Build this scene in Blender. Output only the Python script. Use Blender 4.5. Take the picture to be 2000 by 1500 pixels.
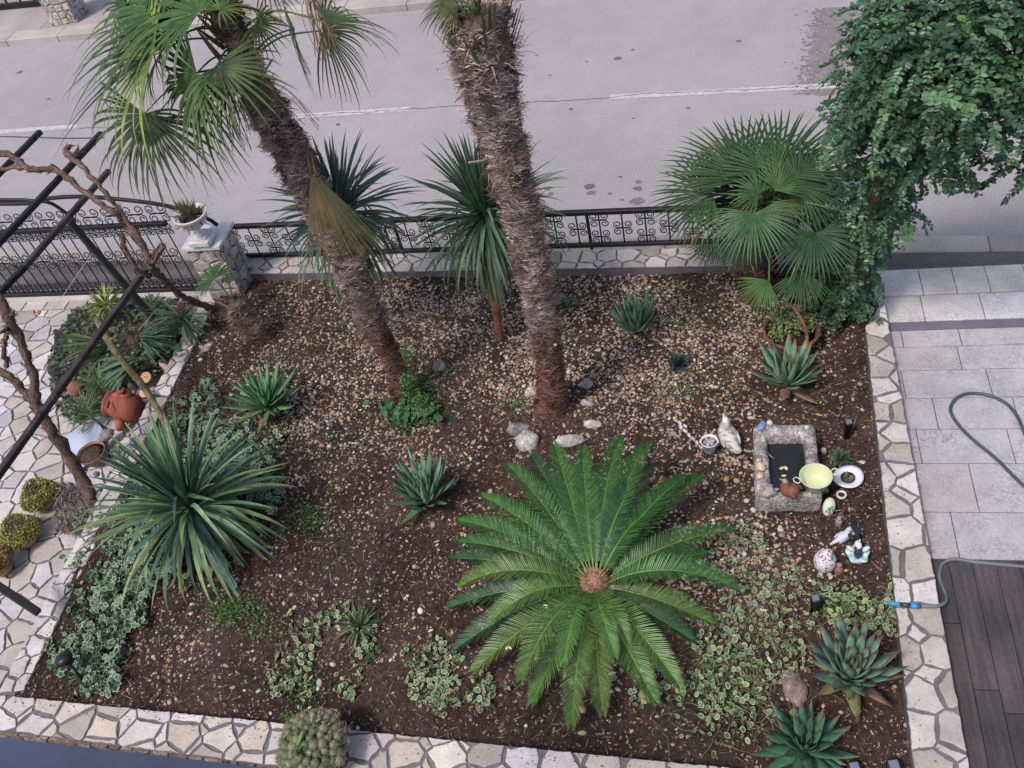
import bpy, math, random
import numpy as np
from mathutils import Vector, Matrix
random.seed(7); rng=np.random.default_rng(7)
SC=bpy.context.scene
for o in list(bpy.data.objects): bpy.data.objects.remove(o)
# ------------------------------------------------------------------ camera, sky, sun
FPX=1821.57
CAMC=np.array([0,0,6.0])
RW=np.array([[0.9728735,0.0215329,0.2303334],[0.1416160,0.7318656,-0.6665715],[-0.1829263,0.6811087,0.7089633]])  # world <- camera
cam_d=bpy.data.cameras.new('camera'); cam=bpy.data.objects.new('camera',cam_d); SC.collection.objects.link(cam)
cam_d.sensor_width=36; cam_d.lens=FPX/2000*36; cam_d.clip_start=.05; cam_d.clip_end=500
cam.matrix_world=Matrix.Translation(CAMC.tolist())@Matrix(RW.tolist()).to_4x4()
SC.camera=cam
SUN_EL,SUN_AZ=58,215     # azimuth clockwise from +Y
w=bpy.data.worlds.new("World"); SC.world=w; w.use_nodes=True
nt=w.node_tree; bg=nt.nodes['Background']; sky=nt.nodes.new('ShaderNodeTexSky'); sky.sky_type='NISHITA'
sky.sun_disc=False; sky.sun_elevation=math.radians(SUN_EL); sky.sun_rotation=math.radians(SUN_AZ)
sky.air_density=1.0; sky.dust_density=3.0; sky.ozone_density=1.0
hs=nt.nodes.new('ShaderNodeHueSaturation'); hs.inputs['Saturation'].default_value=.82   # thin overcast: a paler sky
nt.links.new(sky.outputs[0],hs.inputs['Color']); nt.links.new(hs.outputs[0],bg.inputs[0]); bg.inputs[1].default_value=.125
sd=bpy.data.lights.new('sun','SUN'); sd.energy=2.1; sd.angle=math.radians(10); sd.color=(1,.90,.86)
so=bpy.data.objects.new('sun',sd); SC.collection.objects.link(so)
el,az=math.radians(SUN_EL),math.radians(SUN_AZ)
sv=Vector((math.sin(az)*math.cos(el),math.cos(az)*math.cos(el),math.sin(el)))
so.rotation_euler=(-sv).to_track_quat('-Z','Y').to_euler()
SC.view_settings.view_transform='Standard'; SC.view_settings.look='None'; SC.view_settings.exposure=.30; SC.view_settings.gamma=1
# ------------------------------------------------------------------ helpers
def P(px,py,z=0.):
    "point of the place that lies at height z on the sight line through photo pixel (px,py)"
    d=RW@np.array([(px-1000)/FPX,-(py-750)/FPX,-1.]); t=(z-CAMC[2])/d[2]; return CAMC+t*d
def proj(p):
    c=RW.T@(np.array(p)-CAMC); return 1000+FPX*c[0]/-c[2],750-FPX*c[1]/-c[2]
def projN(p):
    c=(p-CAMC)@RW; return 1000+FPX*c[:,0]/-c[:,2],750-FPX*c[:,1]/-c[:,2]
def vz(base,py):
    "height at which the vertical over base crosses photo row py"
    lo,hi=0.,5.5
    for _ in range(30):
        m=(lo+hi)/2
        if proj(base+np.array([0,0,m]))[1]>py: lo=m
        else: hi=m
    return lo
def nrm(v): v=np.asarray(v,float); return v/(np.linalg.norm(v)+1e-9)
def S(c): return tuple(((x/255)/12.92 if x/255<=.04045 else ((x/255+.055)/1.055)**2.4) for x in c)
U=random.uniform
class MB:
    def __init__(s): s.v=[];s.f=[];s.c=[];s.n=0
    def add(s,v,f,c):
        "v (k,3); f list of arrays (m,n) or one; c (3,) or (k,3)"
        v=np.asarray(v,float); k=len(v)
        if k==0: return
        c=np.asarray(c,float)
        if c.ndim==1: c=np.tile(c,(k,1))
        if not isinstance(f,list): f=[f]
        s.v.append(v); s.c.append(c)
        for a in f:
            a=np.asarray(a,int)
            if a.size: s.f.append(a+s.n)
        s.n+=k
    def build(s,name,mat,parent=None,smooth=True,local=None):
        me=bpy.data.meshes.new(name)
        v=np.concatenate(s.v)
        if local is not None: v=v-np.asarray(local)
        loops=np.concatenate([a.ravel() for a in s.f]); tot=np.concatenate([np.full(len(a),a.shape[1]) for a in s.f])
        me.vertices.add(len(v)); me.vertices.foreach_set('co',v.ravel().astype(np.float32))
        me.loops.add(len(loops)); me.loops.foreach_set('vertex_index',loops.astype(np.int32))
        me.polygons.add(len(tot)); st=np.concatenate([[0],np.cumsum(tot)[:-1]])
        me.polygons.foreach_set('loop_start',st.astype(np.int32)); me.polygons.foreach_set('loop_total',tot.astype(np.int32))
        at=me.color_attributes.new('Col','FLOAT_COLOR','POINT')
        c=np.concatenate(s.c); at.data.foreach_set('color',np.hstack([c,np.ones((len(c),1))]).ravel().astype(np.float32))
        me.update(calc_edges=True); me.validate()
        me.polygons.foreach_set('use_smooth',[smooth]*len(me.polygons))
        me.materials.append(mat)
        o=bpy.data.objects.new(name,me); SC.collection.objects.link(o)
        if parent is not None: o.parent=parent
        return o
def tag(o,label=None,cat=None,group=None,kind=None):
    if label: o['label']=label
    if cat: o['category']=cat
    if group: o['group']=group
    if kind: o['kind']=kind
    return o
def thing(name,loc,label,cat,group=None):
    o=bpy.data.objects.new(name,None); SC.collection.objects.link(o); o.location=Vector([float(x) for x in loc]); o.empty_display_size=.1
    return tag(o,label,cat,group)
def part(mb,name,mat,par,smooth=True):
    "mesh given in world coordinates, parented to a thing (or a part of a thing that sits at the origin of its thing)"
    off=np.array(par.location)+(np.array(par.parent.location) if par.parent else 0)
    return mb.build(name,mat,par,smooth,local=off)
def solo(mb,name,mat,label,cat,group=None,smooth=True,kind=None):
    loc=np.concatenate(mb.v).mean(0) if kind is None else np.zeros(3)
    if kind is None: loc[2]=np.concatenate(mb.v)[:,2].min()
    o=mb.build(name,mat,None,smooth,local=loc); o.location=loc
    return tag(o,label,cat,group,kind)
def frame(d,up=(0,0,1)):
    d=nrm(d); s=np.cross(d,up)
    if np.linalg.norm(s)<1e-3: s=np.cross(d,(1,0,0))
    s=nrm(s); return s,np.cross(s,d)
def tube(mb,pts,r,n=8,col=(.1,.1,.1),cap=True,flat=1.,rough=0.,up=(0,0,1)):
    pts=np.asarray(pts,float); m=len(pts); r=np.full(m,r) if np.isscalar(r) else np.asarray(r,float)
    tan=np.gradient(pts,axis=0); V=[]; s0=None
    for i in range(m):
        if s0 is None: s,u=frame(tan[i],up)
        else:
            t=nrm(tan[i]); s=nrm(s0-t*(s0@t)); u=np.cross(s,t)
        s0=s
        for k in range(n):
            a=2*math.pi*k/n; rr=r[i]*(1+rough*U(-1,1))
            V.append(pts[i]+s*math.cos(a)*rr+u*math.sin(a)*rr*flat)
    F=[[i*n+k,i*n+(k+1)%n,(i+1)*n+(k+1)%n,(i+1)*n+k] for i in range(m-1) for k in range(n)]
    fs=[np.array(F)]
    if cap: fs+= [np.array([list(range(n))[::-1]]),np.array([[(m-1)*n+k for k in range(n)]])]
    if np.ndim(col)==2 and len(col)==m: col=np.repeat(np.asarray(col),n,axis=0)
    mb.add(V,fs,col)
def smoothpath(p,k=6):
    p=np.asarray(p,float); out=[]
    for i in range(len(p)-1):
        p0=p[max(i-1,0)];p1=p[i];p2=p[i+1];p3=p[min(i+2,len(p)-1)]
        for t in np.arange(k)/k:
            out.append(.5*((2*p1)+(-p0+p2)*t+(2*p0-5*p1+4*p2-p3)*t*t+(-p0+3*p1-3*p2+p3)*t**3))
    out.append(p[-1]); return np.array(out)
def box(mb,c,h,ax=None,col=(.5,.5,.5),bev=0.):
    "bevelled box: centre, half sizes, axes rows"
    ax=np.eye(3) if ax is None else np.asarray(ax); h=np.asarray(h,float); b=min(bev,min(h)*.6)
    if b<=0:
        sg=np.array([[x,y,z] for z in(-1,1) for y in(-1,1) for x in(-1,1)])
        mb.add(np.asarray(c)+(sg*h)@ax,np.array([[0,2,3,1],[4,5,7,6],[0,1,5,4],[2,6,7,3],[0,4,6,2],[1,3,7,5]]),col); return
    lev=[(-h[2],b),(-h[2]+b,0),(h[2]-b,0),(h[2],b)]; V=[];
    for z,i in lev:
        x,y=h[0]-i,h[1]-i; q=b
        V+=[[-x+q,-y,z],[x-q,-y,z],[x,-y+q,z],[x,y-q,z],[x-q,y,z],[-x+q,y,z],[-x,y-q,z],[-x,-y+q,z]]
    F=[[l*8+k,l*8+(k+1)%8,l*8+8+(k+1)%8,l*8+8+k] for l in range(3) for k in range(8)]
    mb.add(np.asarray(c)+np.array(V)@ax,[np.array(F),np.array([list(range(8))[::-1],[24+k for k in range(8)]])],col)
def beam(mb,a,b,w,hh=None,col=(.02,.02,.02),up=(0,0,1)):
    a,b=np.asarray(a,float),np.asarray(b,float); d=b-a; s,u=frame(d,up)
    box(mb,(a+b)/2,[np.linalg.norm(d)/2,w/2,(hh or w)/2],[nrm(d),s,u],col,bev=min(w,hh or w)*.12)
def lathe(mb,c,prof,n=24,col=(.5,.5,.5),axis=(0,0,1),flute=0,nf=0,noise=0.,sx=1.,sy=1.,cap=True):
    axis=nrm(axis); s,u=frame(axis,(0,1,0) if abs(axis[1])<.9 else (1,0,0)); V=[]
    for r,h in prof:
        for k in range(n):
            a=2*math.pi*k/n; rr=r*(1+flute*math.cos(nf*a))*(1+noise*U(-1,1))
            V.append(np.asarray(c)+s*math.cos(a)*rr*sx+u*math.sin(a)*rr*sy+axis*h)
    m=len(prof); F=[[i*n+k,i*n+(k+1)%n,(i+1)*n+(k+1)%n,(i+1)*n+k] for i in range(m-1) for k in range(n)]
    fs=[np.array(F)]
    fs.append(np.array([list(range(n))[::-1]]))
    if cap: fs.append(np.array([[(m-1)*n+k for k in range(n)]]))
    mb.add(V,fs,col)
def ell(mb,c,r,col,ax=None,n=14,noise=0.,spots=None):
    "ellipsoid with irregular surface"
    ax=np.eye(3) if ax is None else np.asarray(ax); V=[];C=[]; ph=[U(0,6) for _ in range(6)]; m=n//2+1
    for i in range(m+1):
        th=math.pi*i/m
        for k in range(n):
            a=2*math.pi*k/n; d=np.array([math.sin(th)*math.cos(a),math.sin(th)*math.sin(a),math.cos(th)])
            q=1+noise*(math.sin(3*d[0]+ph[0]+2*d[1])+math.sin(4*d[1]+ph[1]-2*d[2])+math.sin(5*d[2]+ph[2]+3*d[0])+.6*math.sin(9*d[0]+ph[3])*math.sin(8*d[1]+ph[4]))*.5
            V.append(np.asarray(c)+(d*np.asarray(r)*q)@ax)
            C.append(col if spots is None or random.random()>spots[0] else spots[1])
    F=[[i*n+k,(i+1)*n+k,(i+1)*n+(k+1)%n,i*n+(k+1)%n] for i in range(m) for k in range(n)]
    mb.add(V,np.array(F),np.array(C))
def rock(mb,c,r,col,noise=.22,n=18,rz=None):
    a=U(0,6.28) if rz is None else rz; ax=np.array([[math.cos(a),math.sin(a),0],[-math.sin(a),math.cos(a),0],[0,0,1]])
    V=[];F=[];C=[]; m=n//2+2; pl=[(nrm([U(-1,1),U(-1,1),U(-.3,1)]),U(.6,.85)) for _ in range(9)]; ph=rng.uniform(0,6,8)
    for i in range(m+1):
        th=math.pi*i/m
        for k in range(n):
            b=2*math.pi*k/n; d=np.array([math.sin(th)*math.cos(b),math.sin(th)*math.sin(b),math.cos(th)])
            q=1+noise*.5*(math.sin(5*d[0]+ph[0])*math.sin(6*d[1]+ph[1])+math.sin(9*d[2]+ph[2]+4*d[0])*.6)
            for nn,dd in pl:
                t=d@nn
                if t*q>dd: q=dd/t
            q*=1+.02*U(-1,1)
            V.append(np.asarray(c)+(d*np.asarray(r)*q)@ax); C.append(np.array(col)*(1+.18*math.sin(7*d[0]+ph[3])*math.sin(8*d[1]+ph[4])+.1*U(-1,1)))
    F=[[i*n+k,(i+1)*n+k,(i+1)*n+(k+1)%n,i*n+(k+1)%n] for i in range(m) for k in range(n)]
    mb.add(V,np.array(F),np.array(C))
def blade(mb,pts,w,side,fold,col,thick=0.):
    "leaf along pts; thick>0 gives a closed fleshy leaf"
    pts=np.asarray(pts,float); m=len(pts); w=np.asarray(w,float)[:,None]; tan=np.gradient(pts,axis=0)
    tan/=np.linalg.norm(tan,axis=1)[:,None]+1e-9
    sd=np.tile(nrm(side),(m,1)); sd-=tan*(sd*tan).sum(1)[:,None]; sd/=np.linalg.norm(sd,axis=1)[:,None]+1e-9
    up=np.cross(sd,tan); col=np.asarray(col,float)
    if col.ndim==1: col=np.tile(col,(m,1))
    L=pts-sd*w+up*w*fold; R=pts+sd*w+up*w*fold
    if thick<=0:
        V=np.stack([L,pts,R],1).reshape(-1,3); C=np.repeat(col,3,axis=0); C[1::3]*=.82
        i=np.arange(m-1)[:,None]*3
        F=np.concatenate([i+[0,1,4,3],i+[1,2,5,4]])
    else:
        B=pts-up*w*thick
        V=np.stack([L,pts,R,B],1).reshape(-1,3); C=np.repeat(col,4,axis=0); C[0::4]*=1.25; C[2::4]*=1.25
        i=np.arange(m-1)[:,None]*4
        F=np.concatenate([i+[0,1,5,4],i+[1,2,6,5],i+[2,3,7,6],i+[3,0,4,7]])
    mb.add(V,F,C)
def basis(dirs,ups):
    "N frames: rows x=dir, y=side, z=normal"
    d=dirs/np.linalg.norm(dirs,axis=1)[:,None]; s=np.cross(ups,d); s/=np.linalg.norm(s,axis=1)[:,None]+1e-9
    return np.stack([d,s,np.cross(d,s)],1)
def scatter(mb,tv,tf,pos,B,sc,cols,tc=None,tmix=None):
    "copies of template tv/tf; tc (k,3) template colours mixed by tmix (k,)"
    N=len(pos); k=len(tv); sc=np.asarray(sc,float)
    if sc.ndim==1: sc=np.tile(sc[:,None],(1,3))
    V=np.einsum('nki,nij->nkj',tv[None]*sc[:,None,:],B)+pos[:,None,:]
    C=np.repeat(cols[:,None,:],k,axis=1)
    if tc is not None: C=C*(1-tmix)[None,:,None]+tc[None]*tmix[None,:,None]
    off=(np.arange(N)*k)[:,None,None]
    mb.add(V.reshape(-1,3),[ (f[None]+off).reshape(-1,f.shape[1]) for f in tf],C.reshape(-1,3))
def inpoly(x,y,poly):
    x=np.asarray(x);y=np.asarray(y); ins=np.zeros(x.shape,bool); n=len(poly)
    for i in range(n):
        x1,y1=poly[i];x2,y2=poly[(i+1)%n]
        c=((y1>y)!=(y2>y))&(x<(x2-x1)*(y-y1)/((y2-y1)+1e-12)+x1); ins^=c
    return ins
def vnoise(x,y,s=1.,seed=0):
    x=np.asarray(x)*s+seed*17.3;y=np.asarray(y)*s+seed*5.7
    xi=np.floor(x).astype(int);yi=np.floor(y).astype(int);fx=x-xi;fy=y-yi;fx=fx*fx*(3-2*fx);fy=fy*fy*(3-2*fy)
    h=lambda a,b:(np.sin(a*127.1+b*311.7)*43758.5453)%1
    return (h(xi,yi)*(1-fx)+h(xi+1,yi)*fx)*(1-fy)+(h(xi,yi+1)*(1-fx)+h(xi+1,yi+1)*fx)*fy
# ------------------------------------------------------------------ materials
def mat(name,rough=.6,spec=.4,col=None,noise=None,bump=None,metal=0.,trans=0.,coat=0.,extra=None):
    "colour from attribute Col (or col), times noise (scale, lo, hi[,detail]) ; bump (scale,strength,dist)"
    m=bpy.data.materials.new(name); m.use_nodes=True; t=m.node_tree; N=t.nodes; L=t.links; b=N['Principled BSDF']
    b.inputs['Roughness'].default_value=rough; b.inputs['Specular IOR Level'].default_value=spec; b.inputs['Metallic'].default_value=metal
    if coat: b.inputs['Coat Weight'].default_value=coat; b.inputs['Coat Roughness'].default_value=.15
    tc=N.new('ShaderNodeTexCoord')
    if col is None: a=N.new('ShaderNodeAttribute'); a.attribute_name='Col'; c=a.outputs['Color']
    else: a=N.new('ShaderNodeRGB'); a.outputs[0].default_value=(*col,1); c=a.outputs[0]
    for nz in (noise or []):
        n=N.new('ShaderNodeTexNoise'); n.inputs['Scale'].default_value=nz[0]; n.inputs['Detail'].default_value=nz[3] if len(nz)>3 else 4
        L.new(tc.outputs['Object'],n.inputs['Vector'])
        r=N.new('ShaderNodeMapRange'); r.inputs[1].default_value=.3; r.inputs[2].default_value=.7; r.inputs[3].default_value=nz[1]; r.inputs[4].default_value=nz[2]
        L.new(n.outputs[0],r.inputs[0]); x=N.new('ShaderNodeVectorMath'); x.operation='SCALE'
        L.new(c,x.inputs[0]); L.new(r.outputs[0],x.inputs['Scale']); c=x.outputs[0]
    if extra: c=extra(t,tc,c,b)
    L.new(c,b.inputs['Base Color'])
    if bump:
        n=N.new('ShaderNodeTexNoise'); n.inputs['Scale'].default_value=bump[0]; n.inputs['Detail'].default_value=5; L.new(tc.outputs['Object'],n.inputs['Vector'])
        q=N.new('ShaderNodeBump'); q.inputs['Strength'].default_value=bump[1]; q.inputs['Distance'].default_value=bump[2]
        L.new(n.outputs[0],q.inputs['Height']); L.new(q.outputs[0],b.inputs['Normal'])
    if trans:
        tr=N.new('ShaderNodeBsdfTranslucent'); L.new(c,tr.inputs[0]); mx=N.new('ShaderNodeMixShader'); mx.inputs[0].default_value=trans
        L.new(b.outputs[0],mx.inputs[1]); L.new(tr.outputs[0],mx.inputs[2]); L.new(mx.outputs[0],N['Material Output'].inputs[0])
    return m
def veins(scale,lo,width,tint,patch=None,dist=.25):
    "dark hair-thin veins: where two warped noises cross .5"
    def fn(t,tc,c,b):
        N=t.nodes;L=t.links
        n=N.new('ShaderNodeTexNoise'); n.inputs['Scale'].default_value=scale; n.inputs['Detail'].default_value=6; n.inputs['Roughness'].default_value=.68; n.inputs['Distortion'].default_value=dist*4
        L.new(tc.outputs['Object'],n.inputs['Vector'])
        s=N.new('ShaderNodeMath'); s.operation='SUBTRACT'; s.inputs[1].default_value=.5; L.new(n.outputs[0],s.inputs[0])
        a=N.new('ShaderNodeMath'); a.operation='ABSOLUTE'; L.new(s.outputs[0],a.inputs[0])
        r=N.new('ShaderNodeMapRange'); r.inputs[1].default_value=0; r.inputs[2].default_value=width; r.inputs[3].default_value=lo; r.inputs[4].default_value=0.
        L.new(a.outputs[0],r.inputs[0])
        p=N.new('ShaderNodeTexNoise'); p.inputs['Scale'].default_value=scale*.22; p.inputs['Detail'].default_value=2; L.new(tc.outputs['Object'],p.inputs['Vector'])
        pr=N.new('ShaderNodeMapRange'); pr.inputs[1].default_value=.36; pr.inputs[2].default_value=.60; L.new(p.outputs[0],pr.inputs[0])
        f=N.new('ShaderNodeMath'); f.operation='MULTIPLY'; L.new(r.outputs[0],f.inputs[0]); L.new(pr.outputs[0],f.inputs[1])
        m=N.new('ShaderNodeMix'); m.data_type='RGBA'; L.new(f.outputs[0],m.inputs[0]); L.new(c,m.inputs[6]); m.inputs[7].default_value=(*tint,1)
        return m.outputs[2]
    return fn
M={}
M['leaf']=mat('leaf_green',.5,.28,noise=[(14,.55,1.0)],trans=.10)
M['gloss']=mat('leaf_glossy',.38,.42,noise=[(22,.75,1.15)],trans=.06)
M['blue']=mat('leaf_blue_green',.5,.3,noise=[(18,.7,1.15),(90,.85,1.15)],trans=.06)
M['aloe']=mat('leaf_fleshy',.5,.4,noise=[(30,.82,1.2),(160,.85,1.15)])
M['cover']=mat('leaf_cover',.5,.35,trans=.08)
M['fibre']=mat('palm_fibre',.9,.12,noise=[(9,.7,1.35)])
M['bark']=mat('bark',.9,.15,noise=[(12,.6,1.4),(60,.65,1.35)],bump=(70,.9,.015))
M['wood']=mat('cut_wood',.8,.2,noise=[(20,.75,1.2)],bump=(60,.4,.006))
M['soil']=mat('soil',.95,.1,noise=[(2.2,.65,1.35),(25,.6,1.5),(150,.55,1.6)],bump=(120,1.,.02))
M['pebble']=mat('pebble',.62,.3,noise=[(160,.85,1.15)])
M['litter']=mat('litter',.8,.2,noise=[(80,.8,1.2)])
M['paver']=mat('limestone_paver',.55,.35,noise=[(5,.82,1.12),(45,.88,1.08)],bump=(55,.35,.004),extra=veins(16,.45,.02,(.19,.16,.17)))
M['mortar']=mat('mortar',.9,.15,col=(.155,.14,.15),noise=[(6,.75,1.25),(90,.8,1.2)],bump=(90,.6,.004))
M['marble']=mat('marble_tile',.28,.45,noise=[(1.1,.84,1.10),(6,.9,1.07),(45,.86,1.1)],extra=veins(17,.8,.028,(.10,.095,.115)))
def streaks(t,tc,c,b):
    N=t.nodes;L=t.links; mp=N.new('ShaderNodeMapping'); mp.inputs['Scale'].default_value=(40,2.2,1); L.new(tc.outputs['Object'],mp.inputs[0])
    n=N.new('ShaderNodeTexNoise'); n.inputs['Scale'].default_value=1.; n.inputs['Detail'].default_value=5; L.new(mp.outputs[0],n.inputs['Vector'])
    r=N.new('ShaderNodeMapRange'); r.inputs[1].default_value=.3; r.inputs[2].default_value=.7; r.inputs[3].default_value=.72; r.inputs[4].default_value=1.28; L.new(n.outputs[0],r.inputs[0])
    x=N.new('ShaderNodeVectorMath'); x.operation='SCALE'; L.new(c,x.inputs[0]); L.new(r.outputs[0],x.inputs['Scale']); return x.outputs[0]
M['deck']=mat('wood_look_tile',.45,.35,noise=[(2.5,.7,1.25),(60,.8,1.15),(300,.85,1.2)],extra=streaks)
M['asphalt']=mat('asphalt',.85,.25,col=(.325,.305,.325),noise=[(.35,.92,1.07),(3.5,.95,1.05),(40,.9,1.1),(90,.72,1.3,2),(210,.6,1.45,1)],bump=(170,.5,.006))
M['kerb']=mat('concrete_kerb',.85,.2,noise=[(1.5,.8,1.15),(90,.8,1.2)],bump=(90,.4,.004))
M['ground']=mat('bare_ground',.95,.1,col=(.12,.10,.09),noise=[(1,.7,1.3),(40,.7,1.3)])
M['paint']=mat('road_paint',.7,.3,noise=[(14,.75,1.05),(120,.5,1.25)])
M['iron']=mat('black_iron',.5,.3,col=(.012,.012,.015),noise=[(20,.7,1.6)])
M['rust']=mat('weathered_iron',.5,.4,col=(.03,.022,.022),noise=[(6,.4,2.2),(40,.7,1.4)])
M['white']=mat('white_stone',.5,.4,noise=[(18,.85,1.06),(80,.9,1.05)],bump=(80,.15,.002))
M['stone']=mat('rough_stone',.9,.2,noise=[(14,.6,1.4),(70,.7,1.3)],bump=(50,.9,.012))
M['trough']=mat('weathered_trough',.95,.1,noise=[(12,.45,1.35),(50,.45,1.4),(160,.7,1.3)],bump=(55,1.,.015))
M['terra']=mat('terracotta',.75,.25,noise=[(9,.7,1.35),(60,.8,1.2)],bump=(60,.3,.004))
M['plastic']=mat('plastic',.35,.5)
M['glaze']=mat('glazed_ceramic',.22,.5,coat=.3)
M['paintfig']=mat('painted_figure',.55,.35,noise=[(60,.85,1.1)],bump=(120,.5,.004))
M['rubber']=mat('hose_rubber',.4,.4,noise=[(8,.8,1.2)])
M['ledge']=mat('dark_sheet',.4,.4,col=(.05,.06,.11),noise=[(2,.7,1.3)])
def water_mat():
    m=bpy.data.materials.new('still_water'); m.use_nodes=True; b=m.node_tree.nodes['Principled BSDF']
    b.inputs['Base Color'].default_value=(.018,.02,.02,1); b.inputs['Roughness'].default_value=.06; b.inputs['Specular IOR Level'].default_value=.6
    return m
M['water']=water_mat()
# ------------------------------------------------------------------ paving
def clip(poly,n,d):
    "keep points with p.n<=d"
    out=[];k=len(poly)
    for i in range(k):
        a=poly[i];b=poly[(i+1)%k]; da=a[0]*n[0]+a[1]*n[1]-d; db=b[0]*n[0]+b[1]*n[1]-d
        if da<=0: out.append(a)
        if (da<0)!=(db<0) and da!=db:
            t=da/(da-db); out.append((a[0]+t*(b[0]-a[0]),a[1]+t*(b[1]-a[1])))
    return out
def voronoi(poly,seeds,joint):
    res=[]; s=np.array(seeds); wt=s[:,2] if s.shape[1]>2 else np.zeros(len(s)); s=s[:,:2]
    for i in range(len(s)):
        d2=((s-s[i])**2).sum(1); idx=np.argsort(d2)[1:22]; c=[tuple(p) for p in poly]
        for j in idx:
            n=s[j]-s[i]; l=np.linalg.norm(n)
            if l<1e-6: continue
            n=n/l; sh=(wt[i]**2-wt[j]**2)/(2*l); c=clip(c,n,float((s[i]+s[j])@n)/2+sh-joint*U(.2,1.0)*.62)
            if len(c)<3: break
        if len(c)>=3:
            A=.5*abs(sum(c[k][0]*c[(k+1)%len(c)][1]-c[(k+1)%len(c)][0]*c[k][1] for k in range(len(c))))
            if A>joint*joint*2: res.append(c)
    return res
def quads(poly,cell,asp=1.,chip=.55,jit=.2):
    "seeds of roughly squared stones in rows with small chips wedged between"
    xs=[p[0] for p in poly];ys=[p[1] for p in poly]; out=[]; y=min(ys)-cell/2
    while y<max(ys)+cell:
        x=min(xs)-cell+U(0,cell)
        while x<max(xs)+cell:
            stp=cell*U(.75,1.35); out.append((x+U(-jit,jit)*cell*.6,y+U(-jit,jit)*cell/asp,cell*.42))
            if random.random()<chip: out.append((x+stp/2+U(-.12,.12)*cell,y+cell/asp*(.5+U(-.15,.15)),cell*U(.12,.26)))
            x+=stp
        y+=cell/asp
    return out
def ccw(c):
    A=sum(c[k][0]*c[(k+1)%len(c)][1]-c[(k+1)%len(c)][0]*c[k][1] for k in range(len(c)))
    return c if A>0 else c[::-1]
def stones(mb,cells,org,ex,ey,ez,h,palette,rough=.004,bev=.004):
    for c in cells:
        c=ccw(c); q=[]
        for k in range(len(c)):
            a=np.array(c[k]);b=np.array(c[(k+1)%len(c)]); l=np.linalg.norm(b-a)
            if l<.008: continue
            nseg=max(1,int(l/.035)); nn=np.array([b[1]-a[1],a[0]-b[0]])/l
            for i in range(nseg):
                t=i/nseg; q.append(a+(b-a)*t-nn*(0 if i==0 else U(0,1)*rough*2.2)+rng.normal(0,rough*.35,2))
        if len(q)<3: continue
        q=np.array(q); cen=q.mean(0); n=len(q); hh=h*U(.8,1.15)
        inn=cen+(q-cen)*(1-bev/max(.02,np.abs(q-cen).mean()))
        tl=rng.normal(0,.004,2)
        V=[org+ex*p[0]+ey*p[1] for p in q]+[org+ex*p[0]+ey*p[1]+ez*(hh-bev*.6) for p in q]+[org+ex*p[0]+ey*p[1]+ez*(hh+(p-cen)@tl) for p in inn]
        F=[[l*n+k,l*n+(k+1)%n,(l+1)*n+(k+1)%n,(l+1)*n+k] for l in range(2) for k in range(n)]
        col=np.array(random.choice(palette))*U(.74,1.03)*(1+rng.normal(0,.008,3))
        mb.add(V,[np.array(F),np.array([[2*n+k for k in range(n)]])],col)
def seeds_in(poly,cell,jit=.5,merge=.26,asp=1.):
    xs=[p[0] for p in poly];ys=[p[1] for p in poly]; out=[]; y=min(ys)-cell; r=0
    while y<max(ys)+cell:
        x=min(xs)-cell+(r%2)*cell*.5
        while x<max(xs)+cell:
            if random.random()>merge: out.append((x+U(-jit,jit)*cell,y+U(-jit,jit)*cell/asp))
            if random.random()<merge*.9: out.append((x+U(-.5,.5)*cell,y+U(-.5,.5)*cell/asp))
            x+=cell
        y+=cell/asp; r+=1
    return out
LIME=[(.60,.56,.545),(.63,.59,.57),(.54,.50,.49),(.57,.52,.475),(.62,.59,.60),(.50,.45,.41),(.42,.38,.35)]
WARM=LIME+[(.52,.42,.33),(.60,.52,.44),(.66,.60,.54)]
def cap_slab(name_w,corners,ztop,zbot,cell,joint,label,cat,pal,group=None,over=.0,facestone=True,asp=1.,hcap=.012,side_faces=(0,1,2,3)):
    "masonry wall in plan quad `corners` (world xy, ccw) with crazy-paved top"
    cs=ccw([(float(c[0]),float(c[1])) for c in corners]); cen=np.mean(cs,axis=0)
    th=thing(name_w,(cen[0],cen[1],zbot),label,cat,group)
    b=MB(); V=[[x,y,zbot] for x,y in cs]+[[x,y,ztop] for x,y in cs]; n=len(cs)
    b.add(V,[np.array([[k,(k+1)%n,n+(k+1)%n,n+k] for k in range(n)]+[[n+k for k in range(n)]])],(.3,.3,.3)); part(b,'core',M['mortar'],th,False)
    t=MB(); e=[(cen[0]+(x-cen[0]),cen[1]+(y-cen[1])) for x,y in cs]
    stones(t,voronoi(e,quads(e,cell,asp=asp),joint),np.array([0,0,ztop]),np.array([1.,0,0]),np.array([0,1.,0]),np.array([0,0,1.]),hcap,pal)
    part(t,'paved_top',M['paver'],th,False)
    if facestone:
        f=MB()
        for k in side_faces:
            a=np.array([*cs[k],0]);c=np.array([*cs[(k+1)%n],0]); l=np.linalg.norm(c-a); ex=(c-a)/l; ez=np.cross(ex,[0,0,1.]); H=ztop-zbot-.012
            pl=[(0,0),(l,0),(l,H),(0,H)]
            stones(f,voronoi(pl,seeds_in(pl,min(.16,max(.09,H)),asp=1.5),.016),np.array([a[0],a[1],zbot]),ex,np.array([0,0,1.]),ez,.02,[(.20,.16,.13),(.26,.2,.16),(.15,.12,.11)],.006,.006)  # dark palette: brown stone with the shadow on the front face put in
        part(f,'stone_face',M['stone'],th,False)
    return th
def sheet(name,poly,z,m,kind='structure',col=(.5,.5,.5),sub=0,label=None,cat=None):
    b=MB(); b.add([[p[0],p[1],z] for p in ccw([tuple(q[:2]) for q in poly])],np.array([list(range(len(poly)))]),col)
    return tag(b.build(name,m,None,False),label,cat,None,kind)
ZD=0.0      # driveway level
ZP=-.06     # patio level
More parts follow.
